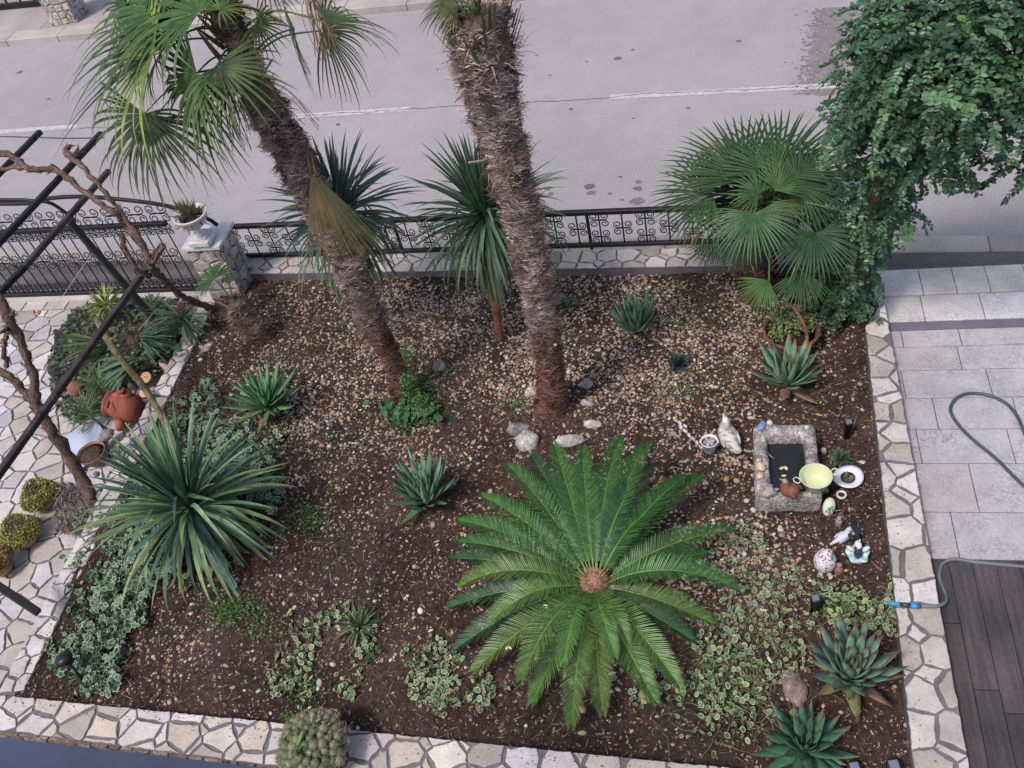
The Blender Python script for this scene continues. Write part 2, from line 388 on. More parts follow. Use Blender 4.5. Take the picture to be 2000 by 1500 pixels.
ZR=-.10     # road level
ZW=.10      # wall tops
# ---- ground and road
sheet('ground',[(-90,-40),(80,-40),(80,120),(-90,120)],-.35,M['ground'])
ra=nrm(P(1620,168,ZR)-P(580,228,ZR)); rn=np.array([-ra[1],ra[0],0])
def rd(s,n,z=ZR): q=P(1190,190,ZR)+ra*s+rn*n; return np.array([q[0],q[1],z])
far_n=float((P(400,57,ZR)-P(1190,190,ZR))@rn); near_n=float((P(1870,463,ZR)-P(1190,190,ZR))@rn)
print('road half widths',far_n,near_n)
sheet('road',[rd(-40,near_n),rd(40,near_n),rd(40,far_n),rd(-40,far_n)],ZR,M['asphalt'])
def strip(name,n0,n1,z0,z1,col,m,s0=-40,s1=40,step=1.0):
    b=MB(); s=s0
    while s<s1:
        e=min(s+step,s1)-.006; c=(rd(s,(n0+n1)/2)+rd(e,(n0+n1)/2))/2; c[2]=(z0+z1)/2
        box(b,c,[(e-s)/2,abs(n1-n0)/2,(z1-z0)/2],[ra,rn,(0,0,1)],np.array(col)*U(.9,1.08),bev=.012); s+=step
    return tag(b.build(name,m,None,False),kind='structure')
strip('far_kerb',far_n,far_n+.34,-.3,.02,(.40,.37,.355),M['kerb'],-30,30,1.1)
strip('far_pavement',far_n+.35,far_n+4.0,-.3,.012,(.34,.31,.31),M['kerb'],-30,30,2.4)
kn0=float((P(1870,490,ZR+.03)-P(1190,190,ZR))@rn)
strip('near_kerb',kn0,near_n-.005,-.3,ZR+.03,(.40,.365,.35),M['kerb'],-14,8,1.0)
pv=MB()
q=[rd(-14,kn0-.01),rd(8,kn0-.01),np.array([8,6.2,0]),np.array([-14,6.9,0])]
pv.add([[a[0],a[1],ZR+.012] for a in q],np.array([[3,2,1,0]]),(.2,.19,.2)); tag(pv.build('pavement',mat('dark_asphalt',.9,.2,col=(.15,.135,.14),noise=[(2,.8,1.2),(120,.6,1.5,2)],bump=(150,.5,.006)),None,False),kind='structure')
# road paint dashes with worn edges, cracks and stains
def ribbon(b,a,c,w,z,col,worn=.0,n=60):
    a=np.array(a);c=np.array(c);d=nrm(c-a);s=np.array([-d[1],d[0],0]);V=[]
    for i in range(n+1):
        p=a+(c-a)*i/n; V.append([*(p+s*w/2*(1+worn*U(-1,1)))[:2],z]); V.append([*(p-s*w/2*(1+worn*U(-1,1)))[:2],z])
    b.add(V,np.array([[2*i,2*i+1,2*i+3,2*i+2] for i in range(n)]),col)
for a,c in (((1192,190),(1660,166)),((560,229),(800,213)),((-60,262),(150,247)),((2060,146),(2500,125))):
    b=MB(); ribbon(b,P(*a,ZR),P(*c,ZR),.115,ZR+.004,(.60,.58,.60),.06)
    tag(b.build('lane_marking',M['paint'],None,False),kind='structure')
dark=mat('road_crack',.95,.1,noise=[(60,.7,1.3)])
b=MB(); off=0
for s in range(11):
    pts=[];x=-8.+s*1.0
    for i in range(26):
        off+=U(-.014,.014)-off*.08; pts.append(rd(x+i*.04,off-.012,ZR+.007))
    for i in range(25):
        ww=U(.003,.007); p,qv=pts[i],pts[i+1]; b.add([p+rn*ww,p-rn*ww,qv-rn*ww,qv+rn*ww],np.array([[0,1,2,3]]),(.14,.12,.13))
tag(b.build('road_crack',dark,None,False),kind='structure')
b=MB()
def stain(px,py,r,col=(.15,.135,.15)):
    c=P(px,py,ZR+.004); n=14; V=[c]+[c+np.array([math.cos(a)*r*U(.7,1.25)*1.15,math.sin(a)*r*U(.7,1.2),0]) for a in np.arange(n)/n*6.2832]
    b.add(V,np.array([[0,k+1,(k+1)%n+1] for k in range(n)]),np.array(col)*U(.9,1.3))
for x,y,r in ((1152,364,.055),(1155,376,.045),(1245,392,.07),(1246,368,.045),(1247,355,.035),(1212,345,.02),(1191,378,.02),(1215,390,.02),(1070,368,.04),(1075,379,.035),(1048,360,.03),(1205,114,.05),(1146,120,.02),(1048,108,.02),(1074,147,.02),(1236,97,.03),(38,141,.05),(1443,80,.03),(1344,211,.025),(1348,279,.02),(660,243,.03),(95,193,.03),(854,135,.02),(1115,213,.03),(1237,231,.018)):
    stain(x,y,r)
tag(b.build('road_stain',dark,None,False),kind='structure')
# damp patch on road, soft-edged by many small speckles
b=MB(); n=2600
sx=rng.normal(0,1,n);sy=rng.uniform(-1,1,n)
for i in range(n):
    y=100+sy[i]*85; x=1618+sx[i]*22+(y-100)*(-.18)
    c=P(x,y,ZR+.003+i*4e-7); r=U(.01,.03); V=[c+np.array([math.cos(a)*r,math.sin(a)*r,0]) for a in (0,1.2,2.5,3.8,5)]
    b.add(V,np.array([[0,1,2,3,4]]),np.array((.262,.235,.245))*U(.9,1.15))
tag(b.build('damp_patch',M['paint'],None,False),kind='structure')
# ---- driveway on the right
drv=MB(); grout=[P(1700,575,ZD),P(2300,560,ZD),P(2600,1600,ZD),P(1850,1600,ZD)]
xl=1.28
sheet('driveway',[(xl-.05,1.0),(6,1.0),(6,6.98),(xl-.05,7.02)],ZD-.012,M['mortar'])
TILE=[(.45,.435,.455),(.43,.42,.445),(.46,.445,.455),(.44,.42,.43)]
def tilerow(y0,y1,xs,pal,h=.012,j=.007):
    for i in range(len(xs)-1):
        if y1<=y0: continue
        c=((xs[i]+xs[i+1])/2,(y0+y1)/2,ZD-.012+h/2)
        box(drv,c,[(xs[i+1]-xs[i])/2-j/2,abs(y1-y0)/2-j/2,h/2],None,np.array(random.choice(pal))*U(.97,1.03),bev=.0015)
yy=[P(1850,y,ZD)[1] for y in (575,626,643,676,722,777,838,905,1000,1092)]
def xsr(ph,wd,v=.25):
    x=xl-ph*wd; o=[xl]; x+=wd
    while x<6: o.append(x); x+=wd*U(1-v,1+v)
    return o+[6.]
for k in range(len(yy)-1):
    if k==1: tilerow(yy[2],yy[1],[xl,3.0,6.],[(.17,.16,.2)])
    elif k==0: tilerow(yy[1],yy[0],xsr(.25,.47,.05),[(.66,.63,.62),(.68,.66,.68)])
    else: tilerow(yy[k+1],yy[k],xsr(U(.1,.9),.62,.3),TILE)
o=drv.build('driveway_tiles',M['marble'],None,False); tag(o,kind='structure')
drv=MB(); ya=P(1850,525,ZD)[1]
xx=[xl-.03]
while xx[-1]<5.6: xx.append(xx[-1]+U(.24,.42))
tilerow(yy[0]+.003,ya,xx,[(.72,.69,.68),(.70,.66,.62)],h=.03)
tag(drv.build('driveway_threshold',M['paver'],None,False),kind='structure')
drv=MB(); x=xl; k=0
while x<6:
    y=1.0-U(0,1.1)
    while y<yy[-1]:
        l=1.15; y1=min(y+l,yy[-1]-.004)
        if y1>.9: box(drv,(x+.075,(y+y1)/2,ZD+.002),[.073,(y1-y)/2-.002,.008],None,np.array(random.choice([(.066,.058,.062),(.058,.051,.055),(.076,.067,.069),(.063,.056,.056)]))*U(.9,1.15),bev=.0015)
        y=y1+.004
        if y>=yy[-1]-.01: break
    x+=.15
tag(drv.build('deck',M['deck'],None,False),kind='structure')
# ---- patio on the left: crazy paving with a tiled border by the gate
pq=[tuple(P(*a,ZP)[:2]) for a in ((396,590),(-420,600),(-560,1500),(-10,1380))]
sheet('patio_bed',[(-9.8,1.6),(-5.0,1.6),(-5.0,7.35),(-9.8,7.35)],ZP-.014,M['mortar'])
b=MB(); yb=P(200,600,ZP)[1]; yc=P(200,578,ZP)[1]
pl=[(-9.7,1.7),(-5.15,1.7),(-5.15,yb),(-9.7,yb)]
stones(b,voronoi(pl,quads(pl,.25,asp=1.15,chip=.45,jit=.45),.019),np.array([0,0,ZP-.014]),np.array([1.,0,0]),np.array([0,1.,0]),np.array([0,0,1.]),.014,LIME+[(.58,.56,.60)]*3)
x=-9.7
while x<-5.3:
    wdt=U(.2,.34); sk=.0
    stones(b,[[(x,yb+.01),(x+wdt-.01,yb+.01),(x+wdt-.01,yc),(x,yc)]],np.array([0,0,ZP-.014]),np.array([1.,0,0]),np.array([0,1.,0]),np.array([0,0,1.]),.014,LIME); x+=wdt
tag(b.build('patio',M['paver'],None,False),kind='structure')
# ---- garden walls
wl=[P(390,592,ZW),P(-12,1372,ZW),P(44,1356,ZW),P(420,592,ZW)]
ySI=P(420,560,ZW)
rw=[P(1690,640,ZW),P(1783,1500,ZW),P(1893,1500,ZW),P(1726,585,ZW)]
rw_in_x=rw[0][0]; 
fwi=[P(60,1364,ZW),P(1160,1474,ZW)]; d=(fwi[1]-fwi[0]); xr=P(1893,1500,ZW)[0]
fi=lambda x,d=d:fwi[0]+d*((x-fwi[0][0])/d[0])
fwo=[P(0,1421,ZW),P(535,1492,ZW)]; d2=(fwo[1]-fwo[0]); fo=lambda x,d2=d2:fwo[0]+d2*((x-fwo[0][0])/d2[0])
print('front inner',fi(-5.3),fi(1.3),'outer',fo(-5.3),fo(1.3),'rw',rw,'wl',wl)
xm=P(1783,1500,ZW)[0]; xo=P(1893,1500,ZW)[0]
cap_slab('garden_wall',[fo(-5.95)+[0,-.02,0],fo(xo),fi(xo),fi(-5.95)],ZW,-.35,.27,.026,'low garden wall capped with cream crazy paving, along the bottom of the bed','wall',WARM,asp=1.65,side_faces=(0,))
cap_slab('garden_wall',[fi(xm)+[.0,.006,0],fi(xo)+[0,.006,0],rw[3],rw[0]],ZW,-.3,.235,.026,'low wall capped with white crazy paving, between soil and tiled driveway','wall',LIME,facestone=False)
a_=fi(wl[1][0]); b_=fi(wl[2][0])
cap_slab('garden_wall',[np.array([a_[0],a_[1]+.006,0]),np.array([b_[0],b_[1]+.006,0]),wl[3],wl[0]],ZW,-.3,.16,.022,'narrow wall capped with white crazy paving, between bed and patio heap','wall',LIME,facestone=False)
bw=[P(484,536,ZW),P(1590,517,ZW),P(1590,480,ZW),P(484,503,ZW)]
print('back wall',bw)
cap_slab('garden_wall',bw,ZW,-.3,.2,.02,'narrow wall capped with white crazy paving under the black fence','wall',LIME,facestone=False)
# front: ground below the front wall, the shadow there put into its dark colour
sheet('lower_yard',[(-9.8,-3),(6,-3),(6,1.6),(-9.8,1.6)],-.34,mat('shaded_yard',.9,.2,col=(.06,.055,.06),noise=[(8,.6,1.4)]))
# ---- soil bed
x0,x1,y0,y1=-5.75,1.35,1.9,7.6
BED=[(wl[2][0]-.08,fi(wl[2][0])[1]-.05),(xm+.05,fi(xm)[1]-.05),(rw[0][0]+.1,6.75),(.85,7.25),(-5.25,7.4),(wl[3][0]-.03,6.8)]
nx,ny=330,270
gx,gy=np.meshgrid(np.linspace(x0,x1,nx),np.linspace(y0,y1,ny))
def soilz(x,y): return .0+.05*(vnoise(x,y,1.1,1)-.5)+.03*(vnoise(x,y,4,2)-.5)+.016*(vnoise(x,y,14,3)-.5)+.012*(vnoise(x,y,38,4)-.5)+.05*np.exp(-(((x+1.5)/.35)**2+((y-5.3)/.35)**2))+.10*np.exp(-np.clip(x-wl[3][0]-(y-wl[3][1])*(wl[2][0]-wl[3][0])/(wl[2][1]-wl[3][1]),0,9)/.2)+.02*np.exp(-np.abs(y-7.2)/.2)
gz=soilz(gx,gy)
idx=np.arange(nx*ny).reshape(ny,nx); F=np.stack([idx[:-1,:-1],idx[:-1,1:],idx[1:,1:],idx[1:,:-1]],-1).reshape(-1,4)
cx=gx[:-1,:-1].ravel();cy=gy[:-1,:-1].ravel(); F=F[inpoly(cx,cy,BED)]
sc_=.80*np.stack([.056+.03*vnoise(gx,gy,3,7),.041+.012*vnoise(gx,gy,3,7),.036+.01*vnoise(gx,gy,3,7)],-1).reshape(-1,3)
b=MB(); b.add(np.stack([gx,gy,gz],-1).reshape(-1,3),F,sc_); tag(b.build('garden_soil',M['soil']),kind='structure')
# ---- pebbles, chips, litter (stuff)
def ico():
    t=(1+5**.5)/2; v=np.array([[-1,t,0],[1,t,0],[-1,-t,0],[1,-t,0],[0,-1,t],[0,1,t],[0,-1,-t],[0,1,-t],[t,0,-1],[t,0,1],[-t,0,-1],[-t,0,1]],float); v/=np.linalg.norm(v[0])
    f=np.array([[0,11,5],[0,5,1],[0,1,7],[0,7,10],[0,10,11],[1,5,9],[5,11,4],[11,10,2],[10,7,6],[7,1,8],[3,9,4],[3,4,2],[3,2,6],[3,6,8],[3,8,9],[4,9,5],[2,4,11],[6,2,10],[8,6,7],[9,8,1]]); return v,f
def ico2():
    v,f=ico(); v=v.tolist(); c={}; nf=[]
    def mid(a,b):
        k=(min(a,b),max(a,b))
        if k not in c: m=nrm(np.array(v[a])+np.array(v[b])); v.append(m.tolist()); c[k]=len(v)-1
        return c[k]
    for a,b_,d_ in f: x,y,z=mid(a,b_),mid(b_,d_),mid(d_,a); nf+=[[a,x,z],[b_,y,x],[d_,z,y],[x,y,z]]
    return np.array(v),np.array(nf)
IV,IF=ico(); I2V,I2F=ico2()
PEB=np.array([(.50,.42,.36),(.42,.33,.27),(.36,.25,.19),(.55,.50,.46),(.62,.57,.52),(.40,.24,.14),(.30,.27,.26),(.47,.36,.24),(.44,.28,.21),(.34,.30,.30),(.52,.33,.17),(.24,.2,.19)])
def bedpts(n):
    x=rng.uniform(x0,x1,n);y=rng.uniform(y0,y1,n); k=inpoly(x,y,BED); return x[k],y[k]
def pebdens(px,py):
    g=lambda cx,cy,sx,sy:np.exp(-(((px-cx)/sx)**2+((py-cy)/sy)**2))
    d=.95*g(1250,720,260,170)+.75*g(850,620,260,150)+.6*g(680,880,200,170)+.7*g(1400,950,120,130)+.75*g(1420,1080,130,90)+.3*g(330,1290,150,90)+.5*g(1500,650,140,100)+.10*g(800,1100,320,170)+.35*g(1450,1230,200,120)+.5*g(1150,560,300,60)+.35*g(560,700,120,160)
    return np.clip(d,0.03,.95)
def rotz(n):
    a=rng.uniform(0,2*np.pi,n); t=rng.normal(0,.35,n); B=np.zeros((n,3,3)); B[:,0,0]=np.cos(a);B[:,0,1]=np.sin(a);B[:,1,0]=-np.sin(a);B[:,1,1]=np.cos(a);B[:,2,2]=1; B[:,0,2]=t*.5;B[:,1,2]=-t*.3; return B
b=MB()
for (nn,s0,s1,big) in ((120000,.0035,.008,0),(60000,.008,.015,1),(4200,.015,.024,2)):
    x,y=bedpts(nn); z=soilz(x,y); pp=np.stack([x,y,z],1); px,py=projN(pp); d=pebdens(px,py)
    cl=.10+1.75*vnoise(x,y,5,9)*vnoise(x,y,1.7,11)*2
    if big==2: d=.12+.8*np.exp(-(((px-1430)/70)**2+((py-960)/90)**2))+.25*np.exp(-(((px-1450)/110)**2+((py-1080)/80)**2))
    if big==0: d=np.clip(d*.55+.10,0,1)
    k=rng.uniform(0,1,len(x))<d*np.clip(cl,0,1.4)*(.62 if big==1 else .55)
    pp=pp[k]; n=len(pp); s=rng.uniform(s0,s1,n)
    sc=np.stack([s*rng.uniform(.9,1.5,n),s*rng.uniform(.7,1.1,n),s*rng.uniform(.45,.75,n)],1)
    pp[:,2]+=sc[:,2]*rng.uniform(-.1,.6,n)
    c=PEB[rng.integers(0,len(PEB),n)]*rng.uniform(.7,1.12,(n,1))
    c=c*(np.where(vnoise(pp[:,0],pp[:,1],2.2,15)[:,None]>.5,1.,.86))
    tv,tf=(IV,IF) if big==0 else (I2V,I2F)
    tvn=tv*(1+.0*tv)
    scatter(b,tvn,[tf],pp,rotz(n),sc,c)
    print('pebbles',big,n)
tag(b.build('gravel',M['pebble']),'loose tan and cream pebbles strewn over the brown soil','gravel',None,'stuff')
b=MB(); x,y=bedpts(30000); n=len(x); pp=np.stack([x,y,soilz(x,y)+.004],1)
tv=np.array([[-1,0,0],[-.3,.45,.12],[1,.1,.2],[-.2,-.4,.1]],float); tf=np.array([[0,3,2,1]])
L_=rng.uniform(.006,.019,n); c=np.array([(.24,.15,.09),(.17,.10,.07),(.30,.20,.13),(.10,.065,.05),(.28,.14,.07),(.42,.34,.24)])[rng.integers(0,6,n)]*rng.uniform(.4,1.0,(n,1))
scatter(b,tv,[tf],pp,rotz(n),L_,c)
x,y=bedpts(2600); n=len(x); pp=np.stack([x,y,soilz(x,y)+.006],1)
scatter(b,tv*np.array([1,.12,1]),[tf],pp,rotz(n),rng.uniform(.02,.06,n),np.array([(.34,.27,.2)])*rng.uniform(.4,1.2,(n,1)))
for (p0,p1,nn,zz) in ((fi(-5.6),fi(1.2),420,ZW+.016),(rw[0],rw[1],260,ZW+.016),(wl[3],wl[2],260,ZW+.016),(np.array([-5.2,7.28,0]),np.array([.8,7.2,0]),200,ZW+.016)):
    t=rng.uniform(0,1,(nn,1)); pp=np.array(p0)[None]*(1-t)+np.array(p1)[None]*t; off=np.abs(rng.normal(0,.09,nn)); dr_=nrm(np.array([p1[0]-p0[0],p1[1]-p0[1],0])); nn_=np.array([dr_[1],-dr_[0],0]); sg=-1 if p0 is rw[0] else 1
    pp=pp+nn_[None]*(off*sg)[:,None]; pp[:,2]=zz
    k=(pp[:,1]>2.05); pp=pp[k]; scatter(b,tv,[tf],pp,rotz(len(pp)),rng.uniform(.003,.011,len(pp)),np.array([(.16,.12,.09)])*rng.uniform(.4,1.6,(len(pp),1)))
tag(b.build('leaf_litter',M['litter'],None,False),'dry leaf bits and twigs littering the soil','leaf litter',None,'stuff')
# ------------------------------------------------------------------ palms
FIB=np.array([(.22,.16,.145),(.29,.215,.195),(.16,.11,.095),(.36,.28,.255),(.12,.078,.065),(.27,.18,.145)])
def trunk(th,cen,rad,seed,nfib,low_dark=.25,stubs=60,name='trunk',stub_from=.25,gray=1.):
    "cen: (k,3) axis points from the soil up, rad: radii. hairy fibre trunk with cut leaf stubs"
    cen=smoothpath(cen,8); rad=np.interp(np.linspace(0,1,len(cen)),np.linspace(0,1,len(rad)),rad)
    s=np.concatenate([[0],np.cumsum(np.linalg.norm(np.diff(cen,axis=0),axis=1))]); T=s[-1]
    ax=nrm(cen[-1]-cen[0]); e1,e2=frame(ax,(0,1,0)); q=rng.uniform(0,6,8)
    def R(h,th_):
        r=np.interp(h,s,rad)
        ring=(h/.105+th_*.16+.5*np.sin(th_*2+q[0]+h*3)+1.5*vnoise(th_*1.3+9,h*4,1,seed+2))%1
        return r*(.80+.20*(1-ring)**1.5+.05*np.sin(th_*3+q[1]+h*7)+.22*(vnoise(np.cos(th_)*1.6+h*3,np.sin(th_)*1.6+h*11,1,seed)-.5))
    def Q(h,th_,off=0):
        c=np.stack([np.interp(h,s,cen[:,i]) for i in range(3)],-1); r=R(h,th_)+off
        return c+(np.cos(th_)*r)[...,None]*e1+(np.sin(th_)*r)[...,None]*e2
    b=MB(); nh=int(T/.025);na=36
    H,A=np.meshgrid(np.linspace(0,T,nh),np.linspace(0,2*np.pi,na,endpoint=False),indexing='ij')
    V=Q(H.ravel(),A.ravel()); F=np.array([[i*na+k,i*na+(k+1)%na,(i+1)*na+(k+1)%na,(i+1)*na+k] for i in range(nh-1) for k in range(na)])
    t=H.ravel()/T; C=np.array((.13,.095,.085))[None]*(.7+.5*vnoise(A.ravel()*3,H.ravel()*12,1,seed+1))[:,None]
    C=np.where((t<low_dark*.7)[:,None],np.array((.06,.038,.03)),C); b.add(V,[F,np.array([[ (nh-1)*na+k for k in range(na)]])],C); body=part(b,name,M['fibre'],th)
    # fibres
    b=MB(); n=nfib; h0=rng.uniform(0,T,n)**1.0; a0=rng.uniform(0,2*np.pi,n)
    lay=((h0/.105+a0*.16+.5*np.sin(a0*2+q[0]+h0*3)+1.5*vnoise(a0*1.3+9,h0*4,1,seed+2))%1)
    ln=rng.uniform(.05,.15,n); sw=np.sign(np.sin(a0*1.5+h0*5+q[2])+rng.normal(0,.7,n)); dh=rng.normal(.0,.55,n)-.15
    seg=5; pts=[]
    for j in range(seg+1):
        u=j/seg; a=a0+sw*ln*u/np.interp(h0,s,rad); h=h0+dh*ln*(u-.2*u*u)+.012*np.sin(u*4+a0*5)
        pts.append(Q(np.clip(h,0,T),a,.003+.014*np.sin(np.pi*min(u*.9+.1,1))*rng.uniform(.3,1.6,n)+u*rng.uniform(0,.016,n)+.028*u*(1-lay)**3*rng.uniform(.2,1.4,n)))
    pts=np.stack(pts,1); wv=ax*.0021
    V=np.stack([pts-wv,pts+wv],2).reshape(n,-1,3)
    i=np.arange(seg)*2; tf=np.stack([i,i+1,i+3,i+2],1); F=(tf[None]+(np.arange(n)*(seg+1)*2)[:,None,None]).reshape(-1,4)
    c=FIB[rng.integers(0,6,n)]*rng.uniform(.5,2.0,(n,1))*(.42+1.05*(1-lay))[:,None]*(.55+.95*vnoise(a0*2.2,h0*11,1,seed+5))[:,None]  # crease shade between the fibre layers is put into the colour
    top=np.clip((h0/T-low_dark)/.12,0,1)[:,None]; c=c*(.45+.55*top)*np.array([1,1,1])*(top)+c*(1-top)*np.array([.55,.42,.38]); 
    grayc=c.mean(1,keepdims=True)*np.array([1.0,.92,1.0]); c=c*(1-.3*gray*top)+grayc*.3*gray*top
    c*=gray*.25+.95; c*=np.where(vnoise(a0*2.5+3,h0*13,1,seed+7)<.2,.35,1.)[:,None]  # darkened noise patches paint the shade of cavities in the fibre
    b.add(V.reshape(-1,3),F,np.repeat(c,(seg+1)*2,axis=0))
    nt_=int(nfib/95); pts=[];cs=[]   # loose tufts that stand off the trunk
    for _ in range(nt_):
        h=U(low_dark,1)*T; a=U(0,6.283); p=Q(np.array([h]),np.array([a]),.0)[0]; c0=np.array([np.interp(h,s,cen[:,i]) for i in range(3)]); out=nrm(p-c0); tg=np.cross(ax,out); m=nrm(tg*U(-1,1)+ax*U(-.9,.5)+out*.35); tc_=FIB[rng.integers(0,6)]*U(.7,1.7)
        for _k in range(34):
            d=nrm(m+rng.normal(0,.35,3)); L=U(.05,.13); w0=p+rng.normal(0,.012,3); bend=-out*.02+ax*U(-.03,.01)
            pts.append([w0+d*L*t+bend*t*t+out*.018*math.sin(t*2.6) for t in (0,.3,.6,1)]); cs.append(tc_*U(.7,1.25))
    pts=np.array(pts); V=np.stack([pts-wv,pts+wv],2).reshape(len(pts),-1,3); i=np.arange(3)*2; tf=np.stack([i,i+1,i+3,i+2],1)
    b.add(V.reshape(-1,3),(tf[None]+(np.arange(len(pts))*8)[:,None,None]).reshape(-1,4),np.repeat(np.array(cs),8,axis=0)); part(b,'fibre_coat',M['fibre'],th,False)
    # stubs of cut leaf stalks
    for _ in range(stubs):
        b=MB(); h=U(stub_from,1)*T; a=U(0,6.283); p=Q(np.array([h]),np.array([a]),-.01)[0]; out=nrm(p-np.array([np.interp(h,s,cen[:,i]) for i in range(3)]))
        d=nrm(out*U(.4,1.2)+ax*U(.2,1.1)+np.cross(ax,out)*U(-.7,.7)); l=U(.04,.11)*(1 if h<.7*T else 1.35); ww=U(.006,.014)
        sd=nrm(np.cross(d,ax)); box(b,p+d*l/2,[l/2,ww,.004],[d,sd,np.cross(d,sd)],np.array(random.choice([(.42,.34,.29),(.32,.25,.21),(.5,.42,.36),(.2,.14,.11)]))*U(.7,1.1),bev=.002)
        part(b,'leaf_stub',M['fibre'],th,False)
    return cen[-1],Q
def fan(par,base,hub,tip,nseg=34,span=300,droop=.25,col=(.055,.125,.05),colt=None,fold=.32,tilt=0.,normal=None,petiole=.009,fuse=.42,name='frond',rag=.08,pc=(.10,.16,.06),wid=1.,tipw=.0):
    base,hub,tip=map(lambda a:np.asarray(a,float),(base,hub,tip)); d=nrm(tip-hub); L=np.linalg.norm(tip-hub)
    n=np.array(normal if normal is not None else (0,-.35,1.)); n=nrm(n-d*(n@d)); s=np.cross(d,n)
    if tilt: n=nrm(n*math.cos(tilt)+s*math.sin(tilt)); s=np.cross(d,n)
    b=MB(); mid=(base+hub)/2+np.array([0,0,.12*np.linalg.norm(hub-base)])
    if petiole: 
        pp=smoothpath([base,mid,hub],6); tube(b,pp,np.linspace(petiole*1.3,petiole*.8,len(pp)),6,pc,flat=.6)
    sp=math.radians(span); pitch=sp/nseg; col=np.array(col); colt=np.array(colt) if colt is not None else col*1.05
    ts=np.array([.02,.12,.25,.36,.46,.56,.66,.76,.86,.94,1.]); g=np.array([0,0,-1.])
    for i in range(nseg):
        a=-sp/2+(i+.5)*pitch+U(-.2,.2)*pitch; u=d*math.cos(a)+s*math.sin(a)
        l=L*(.74+.26*math.cos(a*.55))*(1+U(-rag,rag*.5)); dr=droop*U(.55,1.45)*(.7+.6*abs(a)/3)
        z=droop*.0
        fz=fuse*U(.9,1.1); tw=U(-.10,.10)
        pts=[];w=[];k=U(.8,1.3)
        for t in ts:
            x=max(0,(t-.35)/.65)
            if dr>0:
                th_=dr*1.9*x**1.3; fall=l*.65*( (math.sin(th_)*x*.5) ) ; run=l*(min(t,.35)+.65*x*(1-.35*min(1.4,th_)*x))
            else: fall=0;run=l*t
            p=hub+u*run+g*fall*k+n*(.10*l*t*(1-t)*2)+s*tw*x*x*l*.3*math.cos(a)-d*tw*x*x*l*.3*math.sin(a)
            pts.append(p)
            if t<=fz: ww=t*l*math.tan(pitch/2)*1.03
            else:
                m=fz*l*math.tan(pitch/2); y=(t-fz)/(1-fz); ww=m*(1+.1*math.sin(y*3))*(1-y**1.8)+.0008
            w.append(max(ww*wid,.0012))
        sd=np.cross(u,n); cc=col*U(.72,1.2); ce=colt*U(.8,1.15)
        tt=ts[:,None]; C=cc*(1-tt**2.5)+ce*tt**2.5
        if U(0,1)<tipw: C[-4:]=np.array([(.3,.24,.05)])*U(.7,1.2)
        blade(b,pts,w,sd,fold*(1 if i%1==0 else -1),C)
    return part(b,name,M['leaf'],par)
def vcen(base,pl):
    "axis points for photo pixels pl up the nearly vertical trunk standing on base"
    return np.array([P(x,y,vz(base,y)) if y<base_y(base)-1 else base for x,y in pl])
def base_y(b): return proj(b)[1]
# tall palm in the middle
cb=P(1080,806,.0)
th=thing('palm_tree',cb,'tall palm with thick hairy trunk, crown cut by the top edge, rocks round its foot','palm','tall palms with hairy trunks')
cl=[(1080,806),(1076,740),(1072,700),(1054,600),(1037,500),(1012,400),(988,300),(962,200),(942,100),(936,30)]
topc,_=trunk(th,vcen(cb,cl),[.14,.092,.088,.095,.10,.107,.124,.150,.172,.172],3,26000,stubs=95,low_dark=.22)
crown=topc+np.array([0,0,.02])
for tx,ty,dz,cc in ((822,15,-.02,(.05,.10,.055)),(850,75,-.12,(.06,.11,.05)),(835,40,.02,(.10,.12,.04)),(900,-40,.3,(.06,.12,.05)),(980,-60,.35,(.06,.12,.05))):
    z=crown[2]+dz; tip=P(tx,ty,z); hub=crown+(tip-crown)*.35+np.array([0,0,.06])
    fan(th,crown,hub,tip,22,150,.2,cc,(.16,.15,.06),tipw=.3)
b=MB()
for _ in range(500):
    a=U(0,6.28); r=U(.02,.22); p=crown+np.array([math.cos(a)*r,math.sin(a)*r,U(-.35,.05)]); d=nrm([math.cos(a)*.6,math.sin(a)*.6,U(-.2,1.3)]); l=U(.05,.16)
    blade(b,[p,p+d*l*.5,p+d*l+np.array([0,0,-.02])],[.004,.003,.001],nrm(np.cross(d,(0,0,1))),.1,np.array(random.choice([(.42,.34,.27),(.25,.17,.13),(.14,.09,.07),(.35,.28,.24)])))
for _ in range(40):
    a=U(0,6.28); r=U(.12,.21); p=crown+np.array([math.cos(a)*r,math.sin(a)*r,U(-.25,.05)]); d=nrm([math.cos(a)*.5,math.sin(a)*.5,1.]); l=U(.1,.25)
    blade(b,[p,p+d*l*.5,p+d*l],[.014,.012,.006],nrm(np.cross(d,(0,0,1))),.3,np.array(random.choice([(.30,.22,.15),(.2,.13,.08),(.12,.14,.06)])))
part(b,'crown_fibre',M['fibre'],th)
# leaning palm on the left
lb=P(785,778,.0)
th=thing('palm_tree',lb,'tall leaning palm at left with big drooping green fan fronds and creeper at its foot','palm','tall palms with hairy trunks')
ll=[(785,778),(776,740),(764,700),(716,600),(676,500),(622,400),(570,300),(520,210),(487,140),(462,80),(447,30),(440,-15)]
topl,_=trunk(th,vcen(lb,ll),[.085,.062,.066,.092,.104,.11,.118,.115,.072,.05,.045,.045],5,26000,stubs=110,low_dark=.2,gray=.8)
zt=topl[2]; print('left palm top',topl)
G1=(.055,.125,.045);G2=(.11,.19,.05);G3=(.035,.085,.045);G4=(.20,.25,.07);OL=(.22,.19,.08)
def pz(x,y): return vz(lb,y) # height on the trunk line
def T(x,y,dz=0,yr=None): return P(x,y,pz(0,yr if yr is not None else y)+dz)
